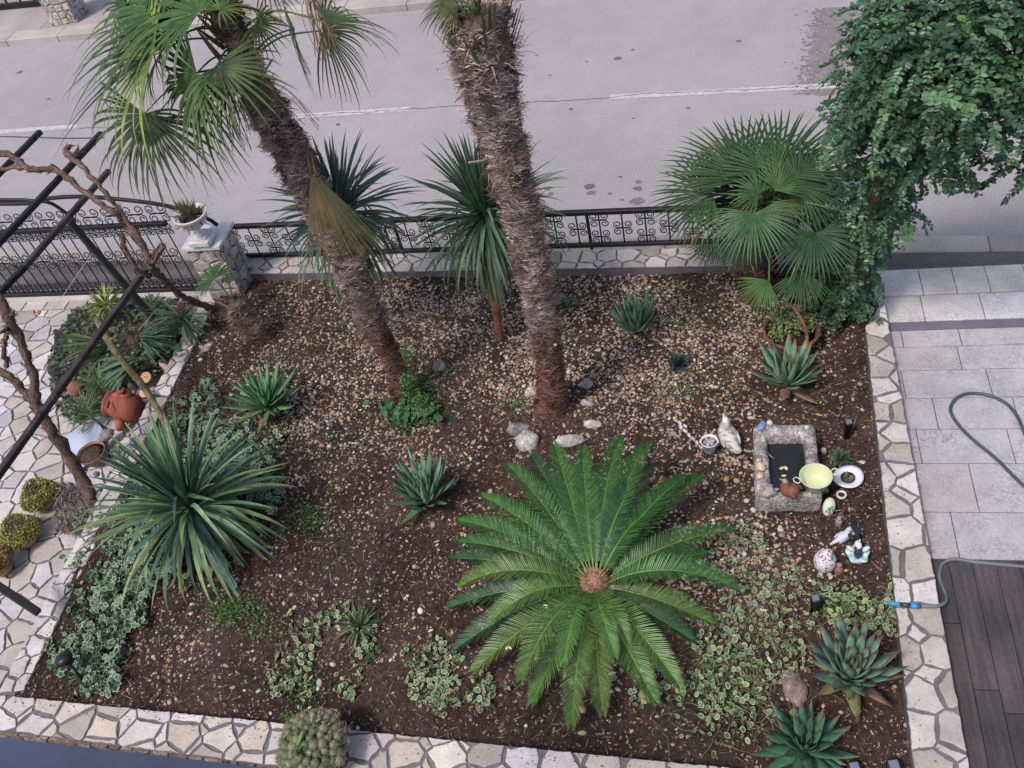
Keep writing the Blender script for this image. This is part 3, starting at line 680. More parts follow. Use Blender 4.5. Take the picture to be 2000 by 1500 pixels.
# (attach px), (hub px, dz), (tip px, dz), nseg, span, droop, col, tipcol
FR=[((470,110),(385,142,.12),(330,300,-.45),38,250,.55,(.06,.135,.045),(.17,.24,.09)),
    ((455,80),(300,108,.05),(160,185,-.25),34,200,.55,(.12,.21,.05),(.33,.36,.09)),
    ((450,60),(330,82,.1),(300,160,-.3),30,220,.7,(.10,.19,.05),(.26,.32,.12)),
    ((450,60),(370,60,.05),(175,58,-.1),34,110,.12,(.025,.065,.025),(.05,.09,.04)),
    ((452,50),(330,20,.1),(185,5,.0),34,200,.3,(.045,.12,.04),(.10,.17,.06)),
    ((480,130),(282,222,-.25),(262,390,-.75),40,230,.75,(.03,.085,.03),(.10,.14,.07)),
    ((480,130),(300,232,-.3),(345,400,-.7),28,150,.7,(.035,.095,.035),(.11,.13,.06)),
    ((470,110),(395,170,.02),(400,330,-.6),30,170,.6,(.05,.12,.055),(.10,.17,.09)),
    ((470,100),(425,128,.12),(520,245,-.2),30,190,.45,(.07,.15,.05),(.17,.24,.10)),
    ((480,125),(575,55,.1),(600,150,-.35),34,240,.75,(.07,.16,.05),(.15,.22,.09)),
    ((480,125),(628,60,.1),(740,130,-.3),38,200,.6,(.10,.15,.06),(.28,.27,.10)),
    ((460,70),(640,45,.22),(750,40,.0),26,140,.35,(.08,.14,.06),(.25,.24,.10)),
    ((450,40),(470,15,.15),(545,40,-.1),30,260,.4,(.09,.17,.045),(.22,.27,.09)),
    ((448,30),(420,-10,.15),(380,60,.0),30,240,.45,(.05,.12,.04),(.10,.18,.06)),
    ((448,30),(300,-25,.1),(215,35,-.1),34,240,.35,(.05,.13,.04),(.12,.2,.07)),
    ((448,30),(250,5,.0),(200,90,-.25),30,220,.5,(.035,.095,.035),(.09,.15,.06)),
    ((448,20),(520,-30,.1),(600,-20,.0),30,240,.4,(.07,.15,.05),(.17,.22,.09)),
    ((455,60),(300,50,-.1),(190,130,-.35),34,190,.6,(.04,.10,.035),(.14,.18,.06)),
    ((450,40),(390,25,.2),(300,-10,.15),30,260,.4,(.05,.13,.04),(.12,.19,.07)),((470,110),(440,150,.0),(455,270,-.35),28,180,.55,(.06,.14,.05),(.15,.22,.09)),
    ((450,50),(500,45,.15),(560,95,-.05),28,220,.5,(.08,.17,.05),(.2,.26,.09)),
    ((448,30),(430,20,.3),(470,-10,.3),28,300,.3,(.09,.17,.05),(.2,.25,.09))]
for at,hb,tp,ns,sp,dr,c1,c2 in FR:
    A=P(at[0],at[1],min(pz(0,at[1]),5.2)); zc=pz(0,max(at[1],20))
    hub=P(hb[0],hb[1],zc+hb[2]); tip=P(tp[0],tp[1],zc+tp[2])
    n=np.array((0.1,-.5,1.)) 
    c1=np.array(c1)*np.array([1.35,1.22,1.1])*U(.6,1.15); c2=np.array(c2)*np.array([1.45,1.3,1.1])*U(.7,1.1); dr*=.62 if hb[0]<540 else 1
    fan(th,A,hub,tip,int(ns*.74),sp,dr,c1,c2,tipw=.14 if c2[0]>.25 else .04,normal=n,fuse=.24,rag=.24,wid=1.05)
# dead fronds hanging along the trunk
for hb,tp,ns,sp,c1 in (((612,312,.0),(690,478,-.62),34,48,(.30,.22,.10)),((622,318,.0),(735,455,-.5),20,30,(.13,.14,.06)),((470,170,.0),(545,200,-.3),14,60,(.25,.18,.1))):
    zc=pz(0,330); hub=P(hb[0],hb[1],zc+hb[2]+.05)+np.array([.03,-.16,0]); tip=P(tp[0],tp[1],zc+tp[2])+np.array([0,-.22,0]) 
    fan(th,hub+np.array([-.03,.12,.12]),hub,tip,ns,sp,.03,c1,(.17,.15,.08),normal=(.3,-1,.2),fuse=.15,name='dead_frond',pc=(.3,.16,.08),tipw=.3,wid=1.3)
b=MB() # dry sheaths at the crown and hanging flower stalks
for i in range(26):
    x=U(425,475);y=U(10,120); p=P(x,y,pz(0,max(y,15))); d=nrm([U(-.5,.5),U(-.6,.2),1]); l=U(.2,.45)
    blade(b,[p,p+d*l*.4,p+d*l*.7,p+d*l],[.022,.02,.013,.003],(1,.2,0),.5,np.array(random.choice([(.40,.24,.15),(.30,.16,.1),(.46,.32,.22),(.17,.10,.06)])))
part(b,'leaf_sheaths',M['fibre'],th)
def stalks(px0,px1,z0,z1,n,sprd,col):
    b=MB()
    for i in range(n):
        a=P(px0[0]+U(-sprd,sprd)*.3,px0[1],z0); c=P(px1[0]+U(-sprd,sprd),px1[1]+U(-sprd,sprd),z1); m=(a+c)/2+rng.normal(0,.03,3)+np.array([0,0,.05])
        tube(b,smoothpath([a,m,c],5),.0025,4,np.array(col)*U(.6,1.3))
    part(b,'flower_stalk',M['fibre'],th)
zc=pz(0,60)
stalks((512,-30),(517,166),zc+.4,zc-.15,2,3,(.17,.08,.06)); stalks((600,-40),(640,100),zc+.3,zc-.1,26,26,(.24,.15,.11)); stalks((450,150),(470,270),zc-.1,zc-.5,18,26,(.12,.11,.06)); stalks((520,160),(610,250),zc-.2,zc-.45,5,16,(.15,.09,.07))
# short fan palm on the right
rb=P(1476,575,.0); zr=vz(rb,400)
th=thing('fan_palm',rb,'short fan palm with broad dark green fans on a stout trunk','palm')
rc=[rb,rb+[0,0,zr*.3],rb+[.0,0,zr*.6],rb+[0,0,zr*.95]]
trunk(th,np.array(rc),[.15,.16,.15,.09],8,7000,low_dark=.5,stubs=30,gray=.3)
rt=P(1490,395,zr); print('right palm crown z',zr)
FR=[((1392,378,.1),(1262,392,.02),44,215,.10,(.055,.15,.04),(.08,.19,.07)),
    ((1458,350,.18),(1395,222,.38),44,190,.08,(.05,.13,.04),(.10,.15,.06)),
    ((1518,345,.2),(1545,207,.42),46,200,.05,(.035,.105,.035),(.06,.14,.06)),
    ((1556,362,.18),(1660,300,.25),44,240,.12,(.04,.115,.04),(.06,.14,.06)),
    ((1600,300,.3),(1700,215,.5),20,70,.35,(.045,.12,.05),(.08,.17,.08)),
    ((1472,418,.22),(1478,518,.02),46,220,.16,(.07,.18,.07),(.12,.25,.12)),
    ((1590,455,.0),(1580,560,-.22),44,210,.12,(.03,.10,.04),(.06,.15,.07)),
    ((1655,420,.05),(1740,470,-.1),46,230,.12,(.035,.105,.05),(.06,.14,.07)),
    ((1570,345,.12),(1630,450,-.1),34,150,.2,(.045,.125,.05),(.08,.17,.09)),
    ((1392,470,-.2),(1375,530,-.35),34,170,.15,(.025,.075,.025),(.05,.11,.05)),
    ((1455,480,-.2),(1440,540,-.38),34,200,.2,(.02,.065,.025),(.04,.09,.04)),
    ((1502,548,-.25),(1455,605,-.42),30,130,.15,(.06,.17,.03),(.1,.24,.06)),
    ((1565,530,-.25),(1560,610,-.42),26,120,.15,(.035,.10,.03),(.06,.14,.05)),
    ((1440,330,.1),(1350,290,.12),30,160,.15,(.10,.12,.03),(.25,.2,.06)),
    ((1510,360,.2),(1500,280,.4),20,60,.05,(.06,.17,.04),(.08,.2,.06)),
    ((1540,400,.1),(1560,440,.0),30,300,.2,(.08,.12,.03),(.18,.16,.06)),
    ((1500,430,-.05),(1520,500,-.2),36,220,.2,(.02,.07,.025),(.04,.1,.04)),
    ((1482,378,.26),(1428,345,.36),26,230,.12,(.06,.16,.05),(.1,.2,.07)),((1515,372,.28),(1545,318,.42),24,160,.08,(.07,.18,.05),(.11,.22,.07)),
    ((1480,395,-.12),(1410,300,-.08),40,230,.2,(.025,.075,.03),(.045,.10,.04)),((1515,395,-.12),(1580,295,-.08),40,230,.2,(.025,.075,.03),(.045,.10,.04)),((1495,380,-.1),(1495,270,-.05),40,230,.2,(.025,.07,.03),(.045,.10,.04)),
    ]
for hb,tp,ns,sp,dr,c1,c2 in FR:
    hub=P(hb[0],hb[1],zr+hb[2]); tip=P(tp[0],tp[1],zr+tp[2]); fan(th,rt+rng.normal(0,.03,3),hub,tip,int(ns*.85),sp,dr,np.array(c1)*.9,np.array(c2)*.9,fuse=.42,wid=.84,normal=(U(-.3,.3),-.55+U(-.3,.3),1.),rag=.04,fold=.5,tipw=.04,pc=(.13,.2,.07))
b=MB()
for i in range(200):
    a=U(0,6.28); d=nrm([math.cos(a)*.7,math.sin(a)*.7,U(-.1,1)]); p=rt-np.array([0,0,.1]); l=U(.12,.36)
    blade(b,[p,p+d*l*.5,p+d*l],[.011,.009,.002],nrm(np.cross(d,(0,0,1))),.4,np.array(random.choice([(.14,.10,.06),(.09,.13,.04),(.05,.11,.035),(.06,.12,.04),(.10,.07,.04)])))
part(b,'crown_heart',M['leaf'],th)
# small palm stump
sb=P(512,660,.0)
th=thing('stunted_palm',sb,'small hairy palm stump with one small green fan, where the vine leaves the wall','palm')
z1=.5; tops=P(458,592,z1)
trunk(th,np.array([sb,sb+(tops-sb)*.35+[0,0,.02],sb+(tops-sb)*.7,tops]),[.10,.115,.12,.09],11,6000,low_dark=.3,stubs=20,gray=.1)
fan(th,tops,P(418,545,z1+.1),P(400,522,z1+.1),24,260,.1,(.06,.15,.05),(.12,.2,.08),fuse=.5,petiole=.007)
fan(th,tops,P(448,555,z1+.1),P(450,528,z1+.15),16,120,.1,(.05,.12,.05),fuse=.5,petiole=.007)
b=MB()
for i in range(22):
    a=U(0,6.28); d=nrm([math.cos(a),math.sin(a),U(.1,.8)]); p=tops+np.array([0,0,-.05]); l=U(.10,.2)
    blade(b,[p,p+d*l*.5+[0,0,.02],p+d*l-[0,0,.05]],[.014,.018,.004],nrm(np.cross(d,(0,0,1))),.3,np.array(random.choice([(.14,.09,.075),(.09,.055,.045),(.2,.13,.10)])))
part(b,'dry_leaf_base',M['fibre'],th)
# ------------------------------------------------------------------ strap-leaved and fleshy plants
def straps(mb,c,n,L,w,e0,e1,droop,cols,old=None,r0=.03,fold=.25,azr=(0,360),bias=None,wp=None,stiff=.0,kink=0.):
    for i in range(n):
        f=(i+.5)/n; el=math.radians(e0+(e1-e0)*f+U(-6,6)); az=math.radians(U(*azr)) if azr!=(0,360) else i*2.39996+U(-.25,.25)
        hd=np.array([math.cos(az),math.sin(az),0]); l=L*U(.8,1.08)*(1-.22*(1-f) if e0>e1 else 1)
        p=np.array(c)+hd*r0+np.array([0,0,U(-.05,.05)-.10*f]); pts=[p.copy()]; e=el; m=9; dr=droop*U(.5,1.5)*(.06+1.5*f**1.6)
        kk=U(.35,.7) if U(0,1)<kink*f else 9
        sw=U(-.12,.12)
        for j in range(m):
            t=(j+1)/m; e-=dr*(.3+1.6*t)/m*(1 if e>-1.3 else .0)
            if kk<t: e-=.9; kk=9
            hh=np.array([math.cos(az+sw*t),math.sin(az+sw*t),0]); p=p+(hh*math.cos(e)+np.array([0,0,1])*math.sin(e))*l/m
            if p[2]<.03: p[2]=.03+U(0,.01)
            pts.append(p.copy())
        t=np.linspace(0,1,m+1); W=w*U(.85,1.15)*np.interp(t,[0,.12,.4,.7,.9,1],wp or [.55,.7,1,.78,.34,.03])
        ca=np.array(random.choice(cols)); cbb=np.array(random.choice(old)) if old is not None and U(0,1)<f*1.1-.1 else ca*U(.85,1.15)
        T_=(t**1.3)[:,None]; C=(ca*(1-T_)+cbb*T_)*U(.85,1.15)
        if U(0,1)<.0 : pass
        blade(mb,pts,W,np.cross(hd,(0,0,1)),fold,C)
YU=[(.20,.33,.21),(.24,.38,.17),(.09,.19,.12),(.13,.24,.14),(.16,.29,.13),(.10,.20,.13),(.19,.33,.13),(.08,.16,.125),(.07,.15,.12)]
YO=[(.33,.38,.15),(.36,.36,.14),(.20,.26,.09),(.24,.28,.10),(.10,.17,.09),(.12,.19,.10),(.30,.17,.07),(.16,.2,.1),(.26,.26,.12)]
def yucca(base,cen,label,n,L,w,droop,cols,old,trunk_r=.035,e=(82,-55),group=None,kink=.1,tc=(.20,.10,.065)):
    th=thing('yucca',base,label,'yucca',group)
    b=MB(); tp=smoothpath([base-np.array([0,0,.03]),(np.array(base)+cen)/2+rng.normal(0,.008,3),cen],6); tube(b,tp,np.linspace(trunk_r*1.25,trunk_r,len(tp))*(1+.06*np.sin(np.arange(len(tp))*2.2)),12,tc,rough=.06); part(b,'trunk',M['bark'],th)
    b=MB(); straps(b,cen,n,L,w,e[0],e[1],droop,cols,old,kink=kink); part(b,'crown',M['blue'],th)
    return th
yc=P(368,985,.52); yb_=np.array([yc[0],yc[1],0])
yucca(yb_,yc,'huge spiky yucca with stiff blue-green upper and drooping yellowed lower leaves, amid ivy',300,1.02,.0195,1.3,YU,YO,.05,(86,-50),kink=.4)
Y2=[(.14,.24,.15),(.11,.21,.13),(.10,.19,.11),(.035,.085,.055),(.075,.15,.08),(.09,.16,.08)];Y2o=[(.10,.16,.09),(.14,.19,.09),(.07,.12,.07),(.2,.18,.08)]
b1=P(975,662,0.); z=vz(b1,415); yucca(b1,P(945,412,z),'yucca on a bare reddish stem, directly left of the thick hairy trunk','170' and 280,.88,.0155,1.45,Y2,Y2o,.034,(88,-62),'yuccas in front of the fence',kink=.15,tc=(.25,.11,.06))
b2=P(700,640,0.); z=vz(b2,405); yucca(b2,P(662,408,z),'yucca half hidden behind the leaning palm trunk, beside the stone pillar','140' and 250,.86,.0175,1.35,[(.08,.16,.12),(.10,.19,.13),(.06,.12,.10)],[(.16,.24,.13),(.2,.27,.14),(.1,.17,.1),(.24,.22,.1)],.035,(88,-58),'yuccas in front of the fence',kink=.15)
def rosette(cen,label,n,L,w,e,droop,cols,old=(),nold=6,cat='agave',name='agave',group='fleshy spiky rosettes in the bed',thick=.42,stem=None,tipc=None,fold=.45,curl=.35):
    base=np.array([cen[0],cen[1],0.]); th=thing(name,base,label,cat,group)
    if stem: b=MB(); tube(b,[base-[0,0,.03],np.array(cen)-[0,0,.02]],stem,9,(.2,.12,.08),rough=.08); part(b,'stem',M['bark'],th)
    def leaves(b,n,e,cols,Lk,drk,ph=0):
        for i in range(n):
            f=(i+.5)/n; el=math.radians(e[0]+(e[1]-e[0])*f**.85+U(-5,5)); az=i*2.39996+U(-.15,.15)+ph; hd=np.array([math.cos(az),math.sin(az),0])
            l=L*Lk*(.62+.42*min(1,f*1.6))*U(.88,1.1); ww=w*U(.88,1.12)*(.7+.3*min(1,f*2)); m=8; p=np.array(cen)+hd*(.012+.03*f)+np.array([0,0,.03-.05*f]); pts=[p.copy()]; ee=el-droop*.3*drk
            for j in range(m):
                t=(j+1)/m; ee+=(curl*(t)-droop*drk*(1-t)*.4)/m*1.6; p=p+(hd*math.cos(ee)+np.array([0,0,1])*math.sin(ee))*l/m; p[2]=max(p[2],.015); pts.append(p.copy())
            t=np.linspace(0,1,m+1); W=ww*np.interp(t,[0,.15,.35,.6,.8,.93,1],[.72,.95,1,.78,.46,.18,.01])
            c=np.array(random.choice(cols))*U(.85,1.15); C=np.tile(c,(m+1,1)); C*=np.interp(t,[0,.5,1],[1.25,1,.9])[:,None]
            if tipc is not None: C[-2:]=np.array(tipc)
            blade(b,pts,W,np.cross(hd,(0,0,1)),fold*.6,C,thick=thick)
    b=MB(); leaves(b,n,e,cols,1.,1.); part(b,'rosette',M['aloe'],th)
    if nold: b=MB(); leaves(b,nold,(30,2),old,.72,1.2,1.1); part(b,'withered_leaf',M['aloe'],th)
    return th
AG=[(.125,.225,.145),(.15,.26,.165),(.105,.19,.125),(.175,.285,.19)];AD=[(.18,.14,.07),(.14,.15,.06),(.16,.10,.07),(.12,.16,.08)]
AGg=[(.10,.23,.11),(.12,.26,.12),(.08,.18,.09)]
rosette(P(522,790,.17),'tall green aloe on a stem with yellow lower leaves, at the edge of the ivy',48,.38,.030,(88,20),.25,AGg,[(.17,.22,.06),(.2,.2,.08),(.14,.18,.06),(.16,.12,.08)],14,'aloe','aloe',stem=.03)
rosette(P(1242,640,.06),'compact upright blue-green agave near the back wall, right of the thick palm trunk',56,.34,.031,(88,46),.1,AG,AG,0)
rosette(P(832,975,.06),'bright blue-green agave left of the cycad and below the ivy-clad palm foot',58,.40,.033,(88,42),.1,AG,AGg,7)
rosette(P(1538,748,.06),'wide-leaved agave with a few rusty outer leaves, in front of the basket',28,.41,.043,(88,36),.05,AG,AD,8,tipc=(.2,.12,.06))
rosette(P(1660,1320,.10),'largest agave with brown withered lower leaves, by the blue hose nozzle',48,.38,.042,(88,42),.1,[(.15,.245,.19),(.18,.28,.22),(.125,.21,.16)],AD,13,tipc=(.13,.07,.05))
rosette(P(1572,1462,.05),'dark agave nearest the bottom right corner, between two round lamps and bare soil',40,.28,.036,(86,12),.2,[(.045,.12,.075),(.06,.145,.09),(.05,.13,.08)],AGg,3,tipc=(.1,.08,.05))
b=MB(); straps(b,P(1325,712,.03),90,.13,.006,85,5,.4,[(.03,.07,.065),(.045,.09,.085)],None,r0=.012); solo(b,'dark_succulent',M['blue'],'small dark grey-green tufted succulent alone on the gravel','succulent')
b=MB(); straps(b,P(1642,897,.03),70,.10,.007,85,5,.4,[(.08,.14,.09),(.10,.17,.10)],None,r0=.012); solo(b,'small_succulent',M['blue'],'small grey-green succulent behind the plate of cactus','succulent')
b=MB(); straps(b,P(700,1222,.05),70,.22,.0055,85,0,1.4,[(.16,.24,.12),(.24,.32,.17),(.10,.18,.09)],None,r0=.015); solo(b,'spider_plant',M['leaf'],'spider plant tuft with thin pale striped leaves on bare soil','spider plant')
# ------------------------------------------------------------------ cycad
ccen=P(1162,1140,.30); base=np.array([ccen[0],ccen[1],0]); th=thing('cycad',base,'large sago cycad with a full wheel of feathery green fronds round a brown cone','cycad')
TIPS=[(1084,868,.42),(1140,874,.5),(1200,855,.5),(1259,868,.48),(1045,886,.3),(1003,903,.34),(1332,931,.42),(947,966,.3),(905,1010,.26),(902,1055,.3),(876,1104,.16),(876,1190,.12),(898,1158,.28),(961,1212,.36),(888,1255,.08),(932,1318,.16),(1017,1325,.26),(1094,1292,.36),(1045,1372,.06),(1105,1412,.16),(1168,1388,.10),(1189,1282,.36),(1229,1253,.38),(1264,1374,.12),(1332,1335,.2),(1390,1215,.14),(1440,1152,.3),(1432,1036,.34),(1300,985,.3),(1380,935,.28),(1380,1090,.18),(1347,1260,.1),(1010,1040,.14),(1275,905,.26)]
for k,(x,y,z) in enumerate(TIPS):
    tip=P(x,y,z*.9); hd=tip-ccen; hl=np.linalg.norm(hd[:2]); hn=nrm([hd[0],hd[1],0]); a0=ccen+hn*.05-np.array([0,0,.02])
    pk=.20+.25*z+U(-.02,.02)+(.30 if k in (12,13,16,17,21,22,26,28,33) else 0); sb_=U(-.09,.09); N_=26; path=[]
    for j in range(N_):
        t=j/(N_-1); p=a0*(1-t)+tip*t+np.array([0,0,1])*pk*hl*(1.1*t*(1-t)*1.5)+np.cross(hn,(0,0,1))*.9*sb_*t*t*(1-t*.3); path.append(p)
    b=MB(); path=np.array(path); tube(b,path,np.linspace(.008,.0025,N_),5,np.linspace((.16,.24,.06),(.10,.22,.04),N_))
    sL=np.concatenate([[0],np.cumsum(np.linalg.norm(np.diff(path,axis=0),axis=1))]); LL=sL[-1]; nl=int(LL/.0145); g0=np.array((.04,.135,.03))*U(.8,1.25)
    if y>1180 or k in (16,17,21,22,12,13): g0=np.array((.07+U(0,.04),.18,.04))*U(.85,1.2)
    if k in (10,11,14,32,33,31,4): g0=np.array((.025,.09,.035))
    for i in range(nl):
        t=.10+.90*(i+.5)/nl; q=np.array([np.interp(t*LL,sL,path[:,c]) for c in range(3)]); q2=np.array([np.interp(min(LL,t*LL+.01),sL,path[:,c]) for c in range(3)])
        if t>.985: q2=q+(path[-1]-path[-3])
        tn=nrm(q2-q+1e-9*hn); sd=nrm(np.cross(tn,(0,0,1))); up=np.cross(sd,tn)
        l=.150*np.interp(t,[.1,.25,.55,.85,1],[.35,.8,1,.75,.35])*U(.93,1.05)*min(1,LL/.9+.1); an=math.radians(np.interp(t,[.1,.6,1],[68,52,22]))
        for s_ in (-1,1):
            dd=nrm(tn*math.cos(an)+sd*s_*math.sin(an)+up*U(.30,.62)); c1=g0*U(.7,1.25)
            blade(b,[q,q+dd*l*.35,q+dd*l*.75+[0,0,-.004],q+dd*l+[0,0,-.014]],[.0030,.0042,.0034,.0006],tn,.2,[c1*1.3,c1*1.1,c1,c1*1.05 if U(0,1)>.03 else np.array((.3,.26,.12))])
    part(b,'frond',M['gloss'],th)
b=MB(); ell(b,ccen+[0,0,.02],(.085,.085,.075),(.30,.17,.12),n=22,noise=.06)
for i in range(700):
    a=i*2.39996; ph=math.acos(1-i/700*1.1); d=np.array([math.sin(ph)*math.cos(a),math.sin(ph)*math.sin(a),math.cos(ph)]); p=ccen+[0,0,.02]+d*np.array([.083,.083,.073])
    dd=nrm(d+rng.normal(0,.35,3)); blade(b,[p,p+dd*.012,p+dd*.024],[.003,.0025,.0005],nrm(np.cross(dd,(.3,.2,1))),.2,np.array(random.choice([(.42,.25,.18),(.28,.14,.10),(.5,.33,.24)])))
part(b,'cone',M['fibre'],th)
b=MB(); tube(b,[base-[0,0,.05],ccen-[0,0,.02]],[.13,.11],16,(.10,.07,.055),rough=.08)
for i in range(150):
    a=U(0,6.28); r=U(.08,.17); p=ccen+np.array([math.cos(a)*r,math.sin(a)*r,U(-.06,.0)]); d=nrm([math.cos(a),math.sin(a),U(-.2,.8)]); l=U(.03,.08); blade(b,[p,p+d*l*.6,p+d*l],[.004,.003,.001],nrm(np.cross(d,(0,0,1))),.2,np.array(random.choice([(.42,.34,.26),(.2,.13,.1),(.5,.45,.36)])))
part(b,'trunk',M['bark'],th)
# white petals caught in the cycad and on the soil
# ------------------------------------------------------------------ climber on the right
LV=np.array([[0,0,0],[.3,.26,.05],[.3,-.26,.05],[.65,.24,.04],[.65,-.24,.04],[1,0,-.06],[.3,0,-.02],[.65,0,-.03]],float)
LT=np.array([[0,6,1],[0,2,6],[3,7,5],[7,4,5]]); LQ=np.array([[1,6,7,3],[6,2,4,7]])
def leafscatter(mb,pos,dirs,nor,size,cols): scatter(mb,LV,[LT,LQ],pos,basis(dirs,nor),size,cols)
th=thing('climbing_shrub',P(1672,590,0),'dense dark green climber arching from the right-hand pillar over the driveway','climber')
main=smoothpath([P(1672,600,0),P(1680,540,.5),P(1700,440,1.1),P(1725,300,1.9),P(1760,180,2.5),P(1830,100,2.9),P(1930,60,3.0),P(2060,20,3.0)],6)
b=MB(); tube(b,main,np.linspace(.05,.02,len(main)),8,(.17,.11,.08),rough=.15); part(b,'stem',M['bark'],th)
b=MB(); tube(b,smoothpath([P(1640,640,0.02),P(1635,590,.2),P(1655,545,.45),P(1668,500,.7),P(1700,420,1.2)],6),.022,7,(.30,.21,.15),rough=.15); part(b,'stem',M['bark'],th)
BL=[(1660,600,.20,.12,180),(1650,560,.28,.20,380),(1600,560,.2,.16,220),(1665,500,.6,.24,500),(1640,490,.5,.2,300),(1695,430,1.0,.23,480),(1708,370,1.4,.24,520),(1722,300,1.8,.27,600),(1700,250,2.0,.26,500),(1735,230,2.2,.33,750),(1695,200,2.3,.16,220),(1775,170,2.5,.36,900),(1720,120,2.6,.26,520),(1830,240,2.3,.30,650),(1840,120,2.8,.38,950),(1790,70,2.9,.34,750),(1900,190,2.6,.34,800),(1920,80,2.9,.4,950),(1850,20,3.1,.36,750),(1980,180,2.6,.32,700),(2020,80,2.9,.42,900),(1970,0,3.1,.4,800),(1900,-60,3.2,.4,500),(1770,30,3.0,.22,300),(1760,320,1.9,.16,200),(1860,300,2.1,.13,110),(1960,260,2.3,.16,130),(2010,290,2.1,.17,150),(1990,330,1.95,.11,60),(1880,330,1.95,.09,50),(1760,420,1.3,.13,100),(1640,155,2.4,.08,50),(1730,60,2.9,.12,80)]
lp=[];ld=[];ln_=[];ls=[];lc=[]; tw=MB()
for (x,y,z,r,n) in BL:
    c=P(x,y,z); ns=int(n/5.6)
    for _ in range(ns):
        d=nrm(rng.normal(0,1,3)*np.array([1,1,.9])+np.array([0,-.15,.35])); p0=c+d*r*U(.45,1.05)*np.array([1,1,.85]); td=nrm(d*1.0+rng.normal(0,.6,3)+np.array([0,0,-.25 if U(0,1)<.8 else .6])); L=U(.10,.24)
        k=int(L/.021); p=p0.copy(); tone=U(.55,1.35); hue=.88*np.array(random.choice([(.06,.15,.075),(.05,.125,.06),(.075,.175,.08),(.045,.11,.065),(.085,.18,.085)]))
        if p[2]<.03: continue
        tp=[p.copy()]
        for j in range(k):
            td=nrm(td+np.array([0,0,-.10])+rng.normal(0,.08,3)); p=p+td*L/k; tp.append(p.copy()); sd,u=frame(td)
            sg=1 if j%2 else -1
            for sg in ((1,-1) if U(0,1)<.8 else (sg,)):
                ld.append(nrm(td*.5+sd*sg*1.+rng.normal(0,.2,3))); lp.append(p.copy()); ln_.append(nrm(np.array([0,-.3,1])+d*.6+rng.normal(0,.4,3))); ls.append(U(.028,.052)); lc.append(np.array(hue)*tone*U(.85,1.15))
        tube(tw,tp,.0018,3,(.10,.09,.05),cap=False)
lp=np.array(lp);print('climber leaves',len(lp))
b=MB(); leafscatter(b,lp,np.array(ld),np.array(ln_),np.array(ls),np.array(lc)); part(b,'foliage',M['gloss'],th); part(tw,'twigs',M['bark'],th)
def sprig(px0,px1,z0,z1,n,s,col,name='sprig',label=None):
    b=MB(); a=P(*px0,z0);c=P(*px1,z1); pp=smoothpath([a,(a+c)/2+[0,0,.04],c],n); tube(b,pp,.002,4,(.1,.12,.05)); tn=nrm(c-a); P_=[];D=[];Nn=[];Z=[];C=[]
    for j in range(0,len(pp)):
        sd,u=frame(tn)
        for sg in(-1,1): P_.append(pp[j]);D.append(nrm(tn*.5+sd*sg+rng.normal(0,.15,3)));Nn.append((0,-.3,1));Z.append(s*U(.8,1.1));C.append(np.array(col)*U(.85,1.2))
    P_.append(pp[-1]);D.append(tn);Nn.append((0,-.3,1));Z.append(s);C.append(col)
    leafscatter(b,np.array(P_),np.array(D),np.array(Nn,float),np.array(Z),np.array(C)); o=part(b,name,M['leaf'],th)
    if label: o['label']=label
sprig((1800,190),(1895,215),2.95,2.9,7,.062,(.16,.30,.14),label='pale green young shoot')
sprig((1925,55),(1965,85),3.2,3.1,5,.06,(.12,.22,.12)); sprig((1870,30),(1880,60),3.3,3.2,4,.055,(.10,.20,.05))
sprig((1985,325),(1925,365),2.1,1.8,6,.05,(.03,.075,.035)); sprig((1830,300),(1850,345),2.0,1.7,6,.05,(.03,.075,.035)); sprig((1720,440),(1735,500),1.1,.7,6,.045,(.03,.08,.04))
sprig((1660,60),(1700,55),2.8,2.8,6,.045,(.05,.12,.06)); sprig((1690,110),(1608,128),2.5,2.4,7,.042,(.035,.09,.04)); sprig((1665,190),(1620,205),2.2,2.1,6,.042,(.035,.09,.04))
for x,y,z in ((1727,222,2.55),(1718,212,2.55),(1700,330,1.9)):
    b=MB(); c=P(x,y,z); leafscatter(b,np.array([c]),np.array([[.3,-.7,-.5]]),np.array([[0,-.5,1.]]),np.array([.05]),np.array([[.50,.40,.12]])); part(b,'yellow_leaf',M['leaf'],th)
# ------------------------------------------------------------------ masonry pillars
def masonry(name,c,hx,hy,z0,z1,label,cat,rot=0,capc=(.72,.70,.73),cap=True,capext=.035):
    th=thing(name,(c[0],c[1],z0),label,cat); ca,sa=math.cos(rot),math.sin(rot); X=np.array([ca,sa,0]);Y=np.array([-sa,ca,0]); Z=np.array([0,0,1.])
    b=MB(); box(b,(c[0],c[1],(z0+z1)/2),(hx,hy,(z1-z0)/2),[X,Y,Z],(.3,.3,.3)); part(b,'core',M['mortar'],th,False)
    f=MB()
    for (n,e,h1,h2) in ((-Y,X,hx,hy),(X,Y,hy,hx),(Y,-X,hx,hy),(-X,-Y,hy,hx)):
        pl=[(-h1,0),(h1,0),(h1,z1-z0),(-h1,z1-z0)]
        stones(f,voronoi(pl,quads(pl,.17,asp=1.3,chip=.25),.014),np.array([c[0],c[1],z0])+n*h2,e,Z,n,.014,[(.50,.46,.43),(.58,.54,.51),(.44,.41,.42),(.50,.44,.37),(.38,.36,.37)],.006,.008)
    part(f,'stone_face',M['stone'],th,False)
    if cap:
        f=MB(); 
        for i in (-1,1):
            for j in (-1,1): box(f,np.array([c[0],c[1],z1+.02])+X*i*(hx+capext)/2+Y*j*(hy+capext)/2,((hx+capext)/2-.002,(hy+capext)/2-.002,.02),[X,Y,Z],np.array(capc)*U(.93,1.04),bev=.003)
        part(f,'cap',M['white'],th,False)
    return th
zc=.74
